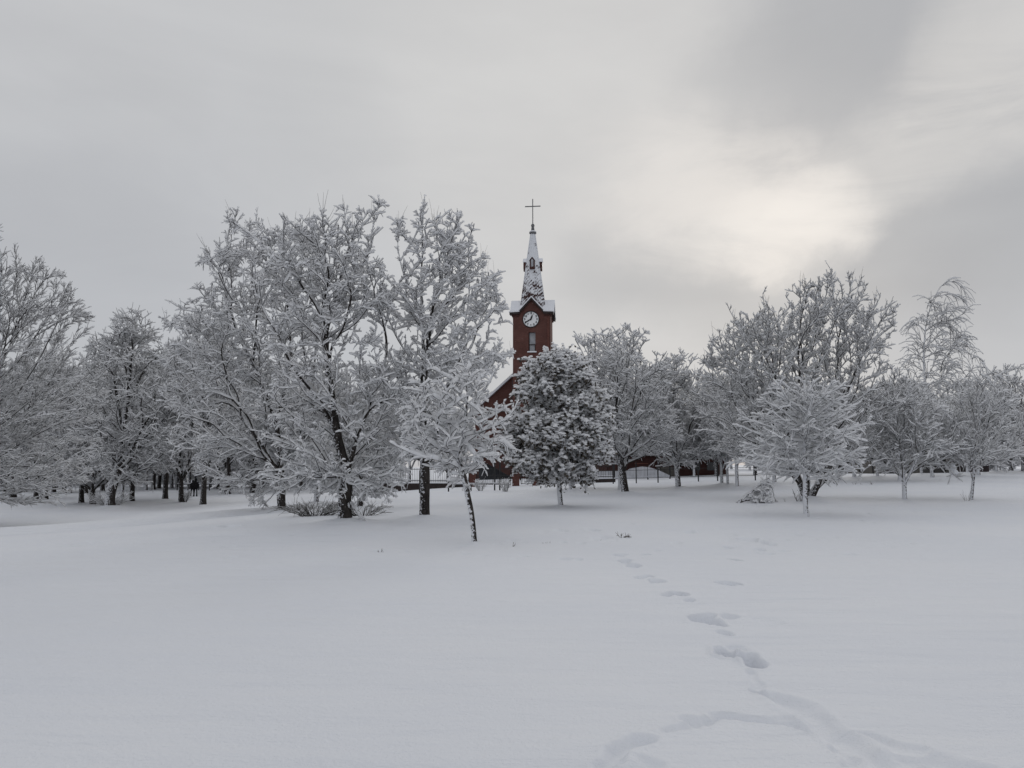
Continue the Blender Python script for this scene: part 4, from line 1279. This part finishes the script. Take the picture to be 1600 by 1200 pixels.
# far rank on the lower ground: nothing tells these apart
far_l = [(84, 769), (100, 770), (110, 770), (134, 771), (160, 767), (228, 766), (240, 765), (248, 763), (268, 762), (340, 764), (375, 763), (415, 764), (40, 768), (8, 768), (295, 764), (470, 766)]
for i, bp in enumerate(far_l):
    place("ABC"[i % 3], bp, bp[1] - random.uniform(150, 215), "distant bare tree with snowy crown in the far rank on the low ground", "distant trees of the far rank on the low ground", wpx=random.uniform(80, 115))
# behind the fence and the church grounds
far_c = [(598, 757, 590), (640, 756, 600), (700, 756, 620), (1030, 748, 600), (1085, 746, 590), (1120, 745, 590), (1180, 744, 580), (930, 752, 610)]
for i, (px, py, tp) in enumerate(far_c):
    g = at_ground(px, 760)
    Y = 66.0
    x = at_depth(px, py, Y)[0]
    z = float(base_z(x, Y))
    MPP = Y / FPX
    h = (HOR + (1.6 - z) / MPP - tp) * MPP
    k = "ACB"[i % 3]
    copy_tree(T_[k], (x, Y, z - 0.1), random.uniform(0, 6.28), (h / HT[k] * 0.8,) * 2 + (h / HT[k],), "bare_tree", "snowy tree on the church grounds seen over the fence", "trees on the church grounds behind the fence")
far_r = [(1240, 600), (1275, 620), (1320, 620), (1360, 610), (1400, 620), (1450, 620), (1480, 620), (1500, 610), (1545, 620), (1580, 610)]
for i, (px, tp) in enumerate(far_r):
    Y = 88.0 + 3 * (i % 3)
    x = at_depth(px, 740, Y)[0]
    z = float(base_z(x, Y))
    MPP = Y / FPX
    h = (HOR + (1.6 - z) / MPP - tp) * MPP
    k = "BAC"[i % 3]
    copy_tree(T_[k], (x, Y, z - 0.1), random.uniform(0, 6.28), (h / HT[k] * 0.9,) * 2 + (h / HT[k],), "bare_tree", "distant snowy tree behind the panel wall and shed", "distant trees behind the panel wall and the shed")
# ------------------------------------------------------------------ built ground, fences, small things
def zpx(py, Y): return float(at_depth(800, py, Y)[2])
def xpx(px, Y): return float(at_depth(px, 740, Y)[0])

def fence_run(label, px0, px1, Y, top_py, group=None, name="metal_fence", pale=0.125, post_mat="metal_dark", plinth=True, posts=None):
    x0, x1 = xpx(px0, Y), xpx(px1, Y)
    zb = min(float(base_z(x0, Y)), float(base_z(x1, Y))) - 0.15
    z0 = max(float(base_z(x0, Y)), float(base_z(x1, Y))) + (0.30 if plinth else 0.12)
    zt = zpx(top_py, Y)
    f = thing(name, label, "fence", (0, Y, 0), 0, group)
    n = max(1, round((x1 - x0) / 2.6)) if posts is None else posts
    xs = [x0 + (x1 - x0) * i / n for i in range(n + 1)]
    for x in xs:
        mb = MB().box(x - 0.045, x + 0.045, -0.045, 0.045, zb, zt + 0.08)
        po = mb.build("post", M[post_mat], f)
        MB().box(x - 0.055, x + 0.055, -0.055, 0.055, zt + 0.082, zt + 0.15).build("cap_snow", M["snow_cap"], po, bevel=0.02)
    for i in range(n):
        a, c = xs[i] + 0.046, xs[i + 1] - 0.046
        mb = MB()
        mb.box(a, c, -0.02, 0.02, z0 + 0.10, z0 + 0.14)
        mb.box(a, c, -0.02, 0.02, zt - 0.12, zt - 0.08)
        x = a + pale * 0.5
        while x < c - 0.02:
            mb.box(x - 0.010, x + 0.010, -0.034, -0.021, z0 + 0.02, zt + random.uniform(-0.01, 0.01))
            x += pale
        pn = mb.build("panel", M[post_mat], f)
        MB().box(a, c, -0.03, 0.03, z0 + 0.142, z0 + 0.20).build("rail_snow", M["snow_cap"], pn, bevel=0.02)
    if plinth:
        w = MB().box(x0 - 0.05, x1 + 0.05, -0.16, 0.16, zb - 0.4, z0 - 0.06).build("plinth", M["fascia"], f)
        MB().box(x0 - 0.05, x1 + 0.05, -0.19, 0.17, z0 - 0.058, z0 + 0.02).build("plinth_snow", M["snow_cap"], w, bevel=0.03)
    return f

YF = 56.0
fence_run("dark metal fence behind the two-footed trunk, nearest the broad tree", 535, 594, YF, 730)
fence_run("dark metal pale fence on a snowy brick plinth, behind the straight forked tree", 596, 733, YF - 0.2, 731)
fence_run("dark metal pale fence right of the brick gate pillars, behind the leafy tree", 842, 960, YF + 1.5, 727)

def pillar(px, w, top, bot, label):
    g = at_ground(px, bot)
    Y = YF - 0.4
    x = xpx(px, Y)
    z = float(base_z(x, Y))
    t = thing("brick_pillar", label, "pillar", (x, Y, z), 0, "red brick gate pillars")
    h = zpx(top, Y) - z
    hw = w * Y / FPX / 2
    MB().box(-hw, hw, -hw, hw, -0.3, h).build("shaft", M["brick"], t)
    MB().box(-hw - 0.06, hw + 0.06, -hw - 0.06, hw + 0.06, h + 0.001, h + 0.09).build("coping", M["brick_dark"], t)
    MB().box(-hw - 0.05, hw + 0.05, -hw - 0.05, hw + 0.05, h + 0.092, h + 0.26).build("cap_snow", M["snow_cap"], t, bevel=0.07)
pillar(738, 9, 728, 759, "red brick pillar at the gate's end nearer the leaning sapling")
pillar(806, 11, 728, 762, "middle red brick pillar with a bush before it")
pillar(836, 8, 726, 760, "red brick pillar nearest the leafy tree's stem")

def gate(label, px0, px1, top):
    Y = YF - 0.4
    x0, x1 = xpx(px0, Y), xpx(px1, Y)
    z = float(base_z((x0 + x1) / 2, Y))
    zt = zpx(top, Y)
    t = thing("metal_gate", label, "gate", (0, Y, 0))
    n = 2 if x1 - x0 > 2 else 1
    for i in range(n):
        a = x0 + (x1 - x0) * i / n + 0.03; c = x0 + (x1 - x0) * (i + 1) / n - 0.03
        fr = MB()
        fr.box(a, a + 0.05, -0.025, 0.025, z + 0.10, zt); fr.box(c - 0.05, c, -0.025, 0.025, z + 0.10, zt)
        for zz in (z + 0.12, z + 0.75, zt - 0.05):
            fr.box(a + 0.051, c - 0.051, -0.02, 0.02, zz, zz + 0.045)
        lf = fr.build("leaf_frame", M["metal_dark"], t)
        pl = MB()
        x = a + 0.12
        while x < c - 0.08:
            pl.box(x - 0.009, x + 0.009, -0.033, -0.021, z + 0.12, zt - 0.01)
            x += 0.13
        pl.build("bars", M["metal_dark"], lf)
gate("dark barred double gate between the brick pillars", 744, 799, 732)
gate("narrow dark barred gate between the two close brick pillars", 813, 831, 734)

# tubular barrier in front of the gate
def barrier():
    Y = 48.0
    t = thing("pipe_barrier", "low pipe barrier with tall dark posts in front of the church gate", "barrier", (0, Y, 0))
    for px, top in ((656, 735), (701, 735), (736, 756), (773, 707), (781, 722)):
        x = xpx(px, Y); z = float(base_z(x, Y))
        MB().tube([(x, 0, z - 0.3), (x, 0, zpx(top, Y))], 0.045, 8).build("post", M["metal_dark"], t)
    ra = MB().tube([(xpx(702, Y), -0.05, zpx(757, Y)), (xpx(781, Y), -0.05, zpx(755.5, Y))], 0.03, 8).build("rail", M["metal_grey"], t)
    MB().tube([(xpx(703, Y), -0.05, zpx(755.9, Y)), (xpx(780, Y), -0.05, zpx(754.4, Y))], 0.03, 6).build("rail_snow", M["snow_cap"], ra)
barrier()

def wire_fence():
    Y = 54.0
    t = thing("wire_fence", "wire fence of tall thin dark posts around the low red building", "fence", (0, Y, 0))
    tops = []
    for px, top in ((892, 718), (922, 726), (958, 725), (994, 722), (1028, 724), (1060, 724), (1091, 723), (1121, 724), (1150, 722), (1180, 722)):
        x = xpx(px, Y); z = float(base_z(x, Y))
        MB().box(x - 0.035, x + 0.035, -0.035, 0.035, z - 0.3, zpx(top, Y)).build("post", M["metal_dark"], t)
        tops.append((x, z))
    for h in (0.35, 0.9):
        MB().tube([(x, -0.05, z + h) for x, z in tops], 0.014, 5).build("wire", M["metal_dark"], t)
wire_fence()

def picket():
    Y = 62.0
    t = thing("picket_fence", "pale grey arched picket screen in front of the low red building", "fence", (0, Y, 0))
    def arch(px):
        # outline read off its curved top
        return float(np.interp(px, [915, 940, 978, 985, 1003, 1015, 1030, 1045], [738, 736, 736, 732, 729, 730, 735, 742]))
    for a, c in ((915, 976), (978, 1012), (1013, 1046)):
        mb = MB()
        px = a
        while px < c:
            x = xpx(px, Y); w = 0.045
            z = float(base_z(x, Y))
            zt = zpx(arch(px), Y)
            mb.box(x - w, x + w, -0.012, 0.012, z + 0.1, zt)
            px += 2.15
        pn = mb.build("panel", M["picket_pale"], t)
        x0, x1 = xpx(a, Y), xpx(c, Y); z = float(base_z(x0, Y))
        MB().box(x0, x1, 0.013, 0.05, z + 0.25, z + 0.33).build("rail", M["picket_pale"], pn)
    for px in (914, 977, 1012.5, 1047):
        x = xpx(px, Y); z = float(base_z(x, Y))
        MB().box(x - 0.05, x + 0.05, 0.052, 0.14, z - 0.2, z + 1.0).build("post", M["metal_dark"], t)
picket()

def low_building():
    Y = 70.0
    x0, x1 = xpx(948, Y), xpx(1135, Y)
    z = float(base_z(x0, Y)) - 0.3
    zt = zpx(708, Y)
    t = thing("low_building", "low dark red building with snow on its roof, glimpsed under the round tree", "building", (0, Y, 0))
    w = MB().box(x0, x1, 0, 7, z, zt).build("wall", M["brick_dark"], t)
    MB().box(x0 - 0.4, x1 + 0.4, -0.5, 7.4, zt + 0.001, zt + 0.18).build("roof", M["fascia"], t)
    MB().box(x0 - 0.45, x1 + 0.45, -0.55, 7.45, zt + 0.182, zt + 0.45).build("roof_snow", M["snow_cap"], t, bevel=0.1)
    MB().box(xpx(992, Y), xpx(1013, Y), -0.05, -0.002, zpx(725, Y), zpx(723.5, Y)).build("trim", M["rail_board"], w)
    MB().box(xpx(1026, Y), xpx(1060, Y), -0.06, -0.002, zpx(744, Y), zpx(729, Y)).build("door", M["concrete"], t)
    for px in (1080, 1105):
        MB().box(xpx(px, Y), xpx(px + 14, Y), -0.04, -0.002, zpx(735, Y), zpx(722, Y)).build("window", M["glass_dark"], t)
low_building()

def panel_wall():
    Y = 70.0
    t = thing("panel_wall", "long stained concrete panel wall between dark posts behind the trees", "wall", (0, Y, 0))
    px = 1212.0
    k = 0
    while px < 1484:
        nx = px + 17 + (k * 7 % 5)
        x0, x1 = xpx(px, Y), xpx(nx, Y)
        z = float(base_z((x0 + x1) / 2, Y))
        h = 2.0
        dark = nx < 1335 or k in (9, 12, 13)
        MB().box(x0 + 0.05, x1 - 0.05, -0.03, 0.03, z - 0.2, z + h).build("panel", M["concrete_dark" if dark else "concrete"], t)
        po = MB().box(x0 - 0.049, x0 + 0.049, -0.07, 0.07, z - 0.2, z + h + 0.08).build("post", M["metal_dark"], t)
        MB().box(x0 - 0.05, x1 - 0.051, -0.075, 0.075, z + h + 0.082, z + h + 0.2).build("coping_snow", M["snow_cap"], t, bevel=0.03)
        px = nx; k += 1
panel_wall()

def shed():
    Y = 76.0
    x0, x1 = xpx(1494, Y), xpx(1546, Y)
    z = float(base_z(x0, Y))
    zt = zpx(718, Y)
    t = thing("shed", "dark board shed with a snowy flat roof behind the snowman", "shed", (0, Y, 0))
    MB().box(x0, x1, 0, 3, z - 0.3, zt).build("wall", M["shed"], t)
    MB().box(xpx(1503, Y), xpx(1514, Y), -0.05, -0.002, z, zt - 0.2).build("door", M["concrete_dark"], t)
    r = MB().box(x0 - 0.2, x1 + 0.2, -0.25, 3.2, zt + 0.001, zt + 0.08).build("roof", M["fascia"], t)
    MB().box(x0 - 0.22, x1 + 0.22, -0.27, 3.22, zt + 0.082, zt + 0.3).build("roof_snow", M["snow_cap"], r, bevel=0.08)
shed()

def lump(mb, cx, cy, cz, r, rz, seed, n=18, k=12):
    rs = np.random.RandomState(seed)
    vs_, fs_ = [], []
    ph = rs.uniform(0, 6, 4)
    for i in range(k + 1):
        th = math.pi * i / k
        for j in range(n):
            a = 2 * math.pi * j / n
            q_ = 1 + 0.06 * math.sin(3 * a + ph[0]) * math.sin(th) + 0.05 * math.sin(2 * th + a + ph[1])
            vs_.append((cx + r * q_ * math.sin(th) * math.cos(a), cy + r * q_ * math.sin(th) * math.sin(a), cz + rz * q_ * math.cos(th)))
    for i in range(k):
        for j in range(n):
            j2 = (j + 1) % n
            fs_.append([i * n + j, (i + 1) * n + j, (i + 1) * n + j2, i * n + j2])
    mb.add(vs_, fs_)
    return mb

def snowman():
    g = at_ground(1490, 742.5)
    t = thing("snowman", "plain white snowman of stacked balls at the tip of the bent bough", "snowman", g)
    u_ = g[1] / FPX
    lump(MB(), 0, 0, 4.5 * u_, 6.3 * u_, 5.5 * u_, 1).build("base_ball", M["snow_cap"], t, smooth=True)
    lump(MB(), 0.1 * u_, 0, 11 * u_, 4.6 * u_, 4.2 * u_, 2).build("body_ball", M["snow_cap"], t, smooth=True)
    lump(MB(), -0.4 * u_, 0, 16.4 * u_, 3.4 * u_, 3.2 * u_, 3).build("head", M["snow_cap"], t, smooth=True)
snowman()

# ---- twiggy things
def shoots(name, label, cat, px, py, n, hpx, spread_px, seed, curve=-0.5, snow=0.5, r=0.006, group=None, sub=1.0, mat="twig", lean=(0, 0), depthf=0.6):
    g = at_ground(px, py)
    u_ = g[1] / FPX
    rs = np.random.RandomState(seed)
    tw = []
    H, S = hpx * u_, spread_px * u_
    a = rs.rand(n) * 2 * math.pi
    out = np.sqrt(rs.rand(n))
    b0 = np.stack([np.cos(a) * out * S * 0.35, np.sin(a) * out * S * 0.35 * depthf, np.full(n, -0.06)], 1)
    dx = np.cos(a) * S * (0.3 + 0.7 * rs.rand(n)) + lean[0] * S
    dy = np.sin(a) * S * (0.3 + 0.7 * rs.rand(n)) * depthf
    hz = H * (0.45 + 0.55 * rs.rand(n))
    K = 5
    pts = []
    for j in range(K + 1):
        f = j / K
        z = hz * (f + curve * f * (f - 0.55) * 1.2)
        pts.append(b0 + np.stack([dx * f, dy * f, np.maximum(z, -0.06) + 0 * f], 1) + rs.normal(0, 0.02 * H, (n, 3)) * (j > 0))
    pts = np.stack(pts, 1)
    parts, sn = [], []
    def emit(tw_, r0, r1, w0):
        K_ = tw_.shape[1] - 1
        S_ = len(tw_)
        lm = np.clip(rs.normal(1, 0.35, (S_, K_ + 1)), 0.3, 1.9)
        for j in range(K_):
            A, B_ = tw_[:, j], tw_[:, j + 1]
            d = norm(B_ - A)
            ra = np.full(S_, r0 + (r1 - r0) * j / K_); rb_ = np.full(S_, r0 + (r1 - r0) * (j + 1) / K_)
            parts.append(tube_segments(A, B_, d, d, ra, rb_, 4))
            if snow > 0:
                am_ = snow_amount(A, B_, 0.1)
                sn.append(snow_segments(A, B_, ra, rb_, w0 * 0.4 * lm[:, j] * am_ + ra * 0.4, w0 * 0.4 * lm[:, j + 1] * am_ + rb_ * 0.4, w0 * lm[:, j] * am_, w0 * lm[:, j + 1] * am_))
    emit(pts, r, r * 0.4, 0.03 * snow)
    if sub > 0:
        mid = pts[:, 2:5].reshape(-1, 3)
        mt = norm((pts[:, 3:6] - pts[:, 2:5]).reshape(-1, 3))
        t2 = make_twigs(mid, mt, rs, sub, H * 0.4, 0.2, 0.5, 0.0, 2)
        emit(t2, r * 0.6, r * 0.3, 0.025 * snow)
    t = thing(name, label, cat, g, 0, group)
    v, f = joinvf(parts)
    link("stems", raw_mesh("stems", v, f, True), M[mat], t)
    if sn:
        v, f = joinvf(sn)
        link("snow", raw_mesh("snow", v, f, True), M["snow_tree"], t)
    return t

shoots("twiggy_bush", "wide low bush of arching bare twigs between the broad tree and the two-footed trunk", "bush", 492, 806, 80, 34, 58, 1, -0.7, 0.12, 0.011)
shoots("twiggy_bush", "low arching twigs spreading to the right of the two-footed trunk", "bush", 566, 806, 46, 30, 46, 2, -0.7, 0.12, 0.010)
shoots("twiggy_bush", "thin shoots round the foot of the low-forked tree", "bush", 172, 793, 40, 32, 34, 3, -0.3, 0.9, 0.013)
shoots("twiggy_bush", "small upright frosted bush between the twin-stemmed tree and the two walkers", "bush", 289, 786, 26, 22, 6, 4, -0.2, 0.8, 0.012)
shoots("twiggy_bush", "small bare bush before the middle brick pillar", "bush", 790, 768, 26, 24, 12, 5, -0.2, 0.6, 0.008)
shoots("twiggy_bush", "small bare bush behind the pipe barrier by the sapling's stem", "bush", 751, 767, 22, 22, 9, 6, -0.2, 0.6, 0.008)
shoots("twiggy_bush", "upright shoots at the foot of the vase-shaped tree", "bush", 1250, 784, 12, 28, 12, 7, -0.1, 0.3, 0.007, sub=0.4)
shoots("twiggy_bush", "a few thin shoots beside the thin leaning stem", "bush", 1511, 783, 7, 22, 9, 8, -0.1, 0.5, 0.006, sub=0)
shoots("dry_weed", "pair of short dry stalks poking out of the snow below the two-footed trunk", "weed", 594, 863, 4, 9, 5, 9, 0.3, 0, 0.006, None, 0.5, "stalk")
shoots("dry_weed", "single tall slanting stalk right of the leaning sapling's foot", "weed", 799, 854, 2, 20, 5, 10, 0.0, 0, 0.006, None, 0.6, "stalk", (0.6, 0))
shoots("dry_weed", "two short hooked stalks midway between the slanting stalk and the footprints", "weed", 854, 849, 4, 10, 5, 11, -0.6, 0, 0.006, None, 0.4, "stalk")
shoots("dry_weed", "small bent stalk just left of the looped dry weed", "weed", 939, 843, 3, 6, 6, 12, -0.8, 0, 0.006, None, 0.4, "stalk")
shoots("dry_weed", "looped dry weed at the head of the footprints", "weed", 972, 840, 9, 15, 12, 13, -0.9, 0, 0.007, None, 0.8, "stalk", (0.4, 0))
shoots("dry_weed", "bent dry weed on the rise, first of three before the panel wall", "weed", 1335, 757, 4, 7, 5, 14, -0.8, 0.2, 0.008, None, 0.3, "stalk")
shoots("dry_weed", "short stubby weed on the rise, second of three before the panel wall", "weed", 1345, 757, 4, 5, 2, 15, -0.1, 0.2, 0.009, None, 0.3, "stalk")
shoots("dry_weed", "bushier weed on the rise, third of three before the panel wall", "weed", 1362, 757, 7, 7, 4, 16, -0.3, 0.3, 0.008, None, 0.5, "stalk")
shoots("dry_weed", "short upright stalk in the snow left of the vase-shaped tree", "weed", 1227, 784, 3, 8, 2, 17, 0, 0.2, 0.006, None, 0, "stalk")
shoots("dry_weed", "thin stalk at the foot of the flat-branched young tree", "weed", 1263, 808, 2, 20, 5, 18, 0.1, 0, 0.0045, None, 0, "stalk", (0.9, 0))

# broken bough resting on the snow
def bough():
    g = at_ground(1152, 786)
    Y = g[1]
    P_ = lambda px, py, dy=0.0: at_depth(px, py, Y + dy) - g
    stems = [[np.array([0, 0, -0.03]), P_(1172, 770), P_(1190, 756), P_(1204, 745)], [P_(1190, 756), P_(1192, 772, -0.2), P_(1178, 786, -0.3)], [P_(1199, 750), P_(1208, 765, 0.2), P_(1212, 784, 0.3)], [P_(1196, 752), P_(1204, 770, -0.3), P_(1196, 787, -0.4)]]
    env = []
    for py, xl, xr in ((750, 1196, 1208), (762, 1184, 1211), (775, 1172, 1213), (784, 1168, 1214)):
        a, c = P_(xl, py), P_(xr, py)
        env.append((a[2], a[0], c[0]))
    build_tree("broken_bough", "broken bough leaning down from the trees with its tip in the snow", "branch", g, stems, env, 41, n=110, depth=0.5, r_base=0.055, r_tip=0.008,
               step=0.15, twig=(1.6, 0.22), twig2=(0, 0), bark_m="bark_mid", up=-0.2, droop=-0.2, snow=1.3, puff=0.9, part_names=("limb", "twigs", "snow"))
bough()

# two walkers seen from behind, far off on the low ground
def walker(px, py, hpx, label, seed, stride, wide):
    g = at_ground(px, py)
    H = hpx * g[1] / FPX
    s = H / 1.75
    t = thing("person", label, "person", g, R(6 if seed else -5))
    J = {"pelvis": (0, 0, 0.95), "waist": (0, 0, 1.08), "chest": (0, 0.02, 1.30), "neck": (0, 0.03, 1.47), "head": (0, 0.04, 1.58), "crown": (0, 0.04, 1.70)}
    for sd, k in ((-1, "l"), (1, "r")):
        f = stride * sd
        J[k + "hip"] = (0.10 * sd, 0, 0.90)
        J[k + "knee"] = (0.105 * sd, 0.10 * f, 0.50)
        J[k + "ankle"] = (0.105 * sd, 0.22 * f - 0.02, 0.09)
        J[k + "toe"] = (0.115 * sd, 0.22 * f + 0.15, 0.04)
        J[k + "sh"] = (0.20 * sd, 0.02, 1.40)
        J[k + "elbow"] = (0.255 * sd, -0.06 * f - 0.03, 1.13)
        J[k + "wrist"] = (0.25 * sd, 0.06 - 0.12 * f, 0.90)
        J[k + "hand"] = (0.245 * sd, 0.09 - 0.13 * f, 0.80)
    rad = {"pelvis": .15, "waist": .135, "chest": .16, "neck": .062, "head": .095, "crown": .075, "hip": .10, "knee": .066, "ankle": .05, "toe": .045, "sh": .075, "elbow": .052, "wrist": .038, "hand": .042}
    keys = list(J)
    idx = {k: i for i, k in enumerate(keys)}
    E = [("pelvis", "waist"), ("waist", "chest"), ("chest", "neck"), ("neck", "head"), ("head", "crown")]
    for k in "lr":
        E += [("pelvis", k + "hip"), (k + "hip", k + "knee"), (k + "knee", k + "ankle"), (k + "ankle", k + "toe"), ("chest", k + "sh"), (k + "sh", k + "elbow"), (k + "elbow", k + "wrist"), (k + "wrist", k + "hand")]
    me = bpy.data.meshes.new("body")
    me.from_pydata([tuple(c * s for c in J[k]) for k in keys], [(idx[a], idx[c]) for a, c in E], [])
    o = link("body", me, M["cloth2"], t)
    o.modifiers.new("skin", "SKIN").use_smooth_shade = True
    for i, k in enumerate(keys):
        kk = k if k in rad else k[1:]
        r_ = rad[kk] * s * (wide if kk in ("pelvis", "waist", "chest", "sh", "elbow") else 1.0)
        me.skin_vertices[0].data[i].radius = (r_, r_ * (0.75 if kk in ("pelvis", "waist", "chest") else 1))
        me.skin_vertices[0].data[i].use_root = k == "pelvis"
    sb = o.modifiers.new("sub", "SUBSURF"); sb.levels = 2; sb.render_levels = 2
    co = MB()
    co.lathe([(0.19 * s * wide, 0.72 * s), (0.21 * s * wide, 0.95 * s), (0.20 * s * wide, 1.20 * s), (0.225 * s * wide, 1.36 * s), (0.20 * s * wide, 1.43 * s), (0.085 * s, 1.50 * s)], 16)
    c = co.build("coat", M["cloth"], t, smooth=True)
    c.scale = (1.0, 0.72, 1.0)
    ha = MB()
    ha.lathe([(0.102 * s, 1.56 * s), (0.112 * s, 1.61 * s), (0.106 * s, 1.69 * s), (0.06 * s, 1.755 * s), (0.002, 1.775 * s)], 14, 0, 0.04 * s)
    ha.build("cap", M["cloth"], t, smooth=True)
    for sd in (-1, 1):
        f = stride * sd
        MB().tube([(0.105 * sd * s, (0.22 * f - 0.05) * s, 0.0), (0.105 * sd * s, (0.22 * f - 0.03) * s, 0.22 * s)], [0.075 * s, 0.068 * s], 10).build("boot", M["cloth"], t, smooth=True)
walker(300.4, 775.2, 24.5, "smaller person in dark clothes walking away, on the bush's side of the pair", 0, 0.7, 0.9)
walker(305.2, 775.6, 27, "taller person in a black coat walking away, next to the thick dark trunk", 1, 0.5, 1.1)

# low rail far behind the walkers
def low_rail():
    Y = 100.0
    t = thing("low_rail_fence", "low dark rail fence far behind the two walkers", "fence", (0, Y, 0))
    x0, x1 = xpx(278, Y), xpx(345, Y)
    n = 4
    z = float(base_z(x0, Y))
    for i in range(n + 1):
        x = x0 + (x1 - x0) * i / n
        MB().box(x - 0.05, x + 0.05, -0.05, 0.05, z - 0.2, z + 0.95).build("post", M["metal_dark"], t)
    MB().box(x0, x1, -0.09, -0.051, z + 0.76, z + 0.84).build("rail", M["metal_dark"], t)
    MB().box(x0, x1, -0.10, -0.03, z + 0.842, z + 0.93).build("rail_snow", M["snow_cap"], t)
low_rail()

# ---- the far woods: nobody could count these trees
def far_wood(name, spots, seed):
    rs = np.random.RandomState(seed)
    V, F, MI = [], [], []
    k = 0
    protos = []
    for s_ in range(4):
        env = [(0.2, -0.42, 0.42), (0.45, -0.5, 0.5), (0.7, -0.4, 0.4), (1.0, -0.05, 0.05)] if s_ else [(0.02, -0.45, 0.45), (0.4, -0.5, 0.5), (0.8, -0.3, 0.3), (1.0, -0.05, 0.05)]
        env = [(a * 9, c * 8, d * 8) for a, c, d in env]
        t = build_tree("proto", "x", "x", (0, 0, 0), [[(0, 0, 0), (0, 0, 2.2), (0.3, 0, 6.5)]], env, 60 + s_, n=190, depth=0.8, r_base=0.15, r_tip=0.02, step=0.9, twig=(1.8, 1.1), twig2=(0, 0), snow=3.6, up=0.2, puff=0.5)
        mv = []
        for c in list(t.children):
            me = c.data
            co = np.empty(len(me.vertices) * 3, np.float32); me.vertices.foreach_get("co", co)
            li = np.empty(len(me.loops), np.int32); me.loops.foreach_get("vertex_index", li)
            mv.append((co.reshape(-1, 3), li.reshape(-1, 4), 1 if c.name.startswith("snow") else 0))
            bpy.data.objects.remove(c)
            bpy.data.meshes.remove(me)
        bpy.data.objects.remove(t)
        protos.append(mv)
    for x, y, h in spots:
        a = rs.rand() * 6.28
        c_, s2 = math.cos(a), math.sin(a)
        z = float(base_z(x, y)) - 0.1
        sc = h / 9.0
        wx = sc * rs.uniform(0.9, 1.3)
        for co, fa, mi in protos[rs.randint(4)]:
            q_ = np.stack([x + (co[:, 0] * c_ - co[:, 1] * s2) * wx, y + (co[:, 0] * s2 + co[:, 1] * c_) * wx, z + co[:, 2] * sc], 1)
            V.append(q_); F.append(fa + k); MI.append(np.full(len(fa), mi, np.int32)); k += len(co)
    me = raw_mesh(name, np.concatenate(V), np.concatenate(F), True)
    me.materials.append(M["bark_white"]); me.materials.append(M["snow_tree"])
    me.polygons.foreach_set("material_index", np.concatenate(MI))
    o = link(name, me)
    tag(o, kind="stuff")
    return o
rw = np.random.RandomState(77)
sp = []
for Y, n, h0 in ((118, 26, 9.5), (138, 30, 11), (165, 34, 12)):
    for i in range(n):
        px = -60 + 660 * (i + rw.rand()) / n
        sp.append((xpx(px, Y), Y + rw.uniform(-6, 6), h0 * rw.uniform(0.75, 1.2)))
for i in range(60):
    px = -60 + 640 * (i + rw.rand()) / 60
    Y = 150 + rw.uniform(-4, 4)
    sp.append((xpx(px, Y), Y, rw.uniform(2.5, 4.5)))
far_wood("far_wood", sp, 5)
sp = []
for Y, n, h0 in ((104, 16, 8.5), (122, 18, 10)):
    for i in range(n):
        px = 880 + 800 * (i + rw.rand()) / n
        sp.append((xpx(px, Y), Y + rw.uniform(-4, 4), h0 * rw.uniform(0.75, 1.15)))
for i in range(34):
    px = 1180 + 480 * (i + rw.rand()) / 34
    Y = 98 + rw.uniform(-4, 4)
    sp.append((xpx(px, Y), Y, rw.uniform(2.5, 4.2)))
far_wood("far_wood", sp, 6)

build_ground()
build_church()
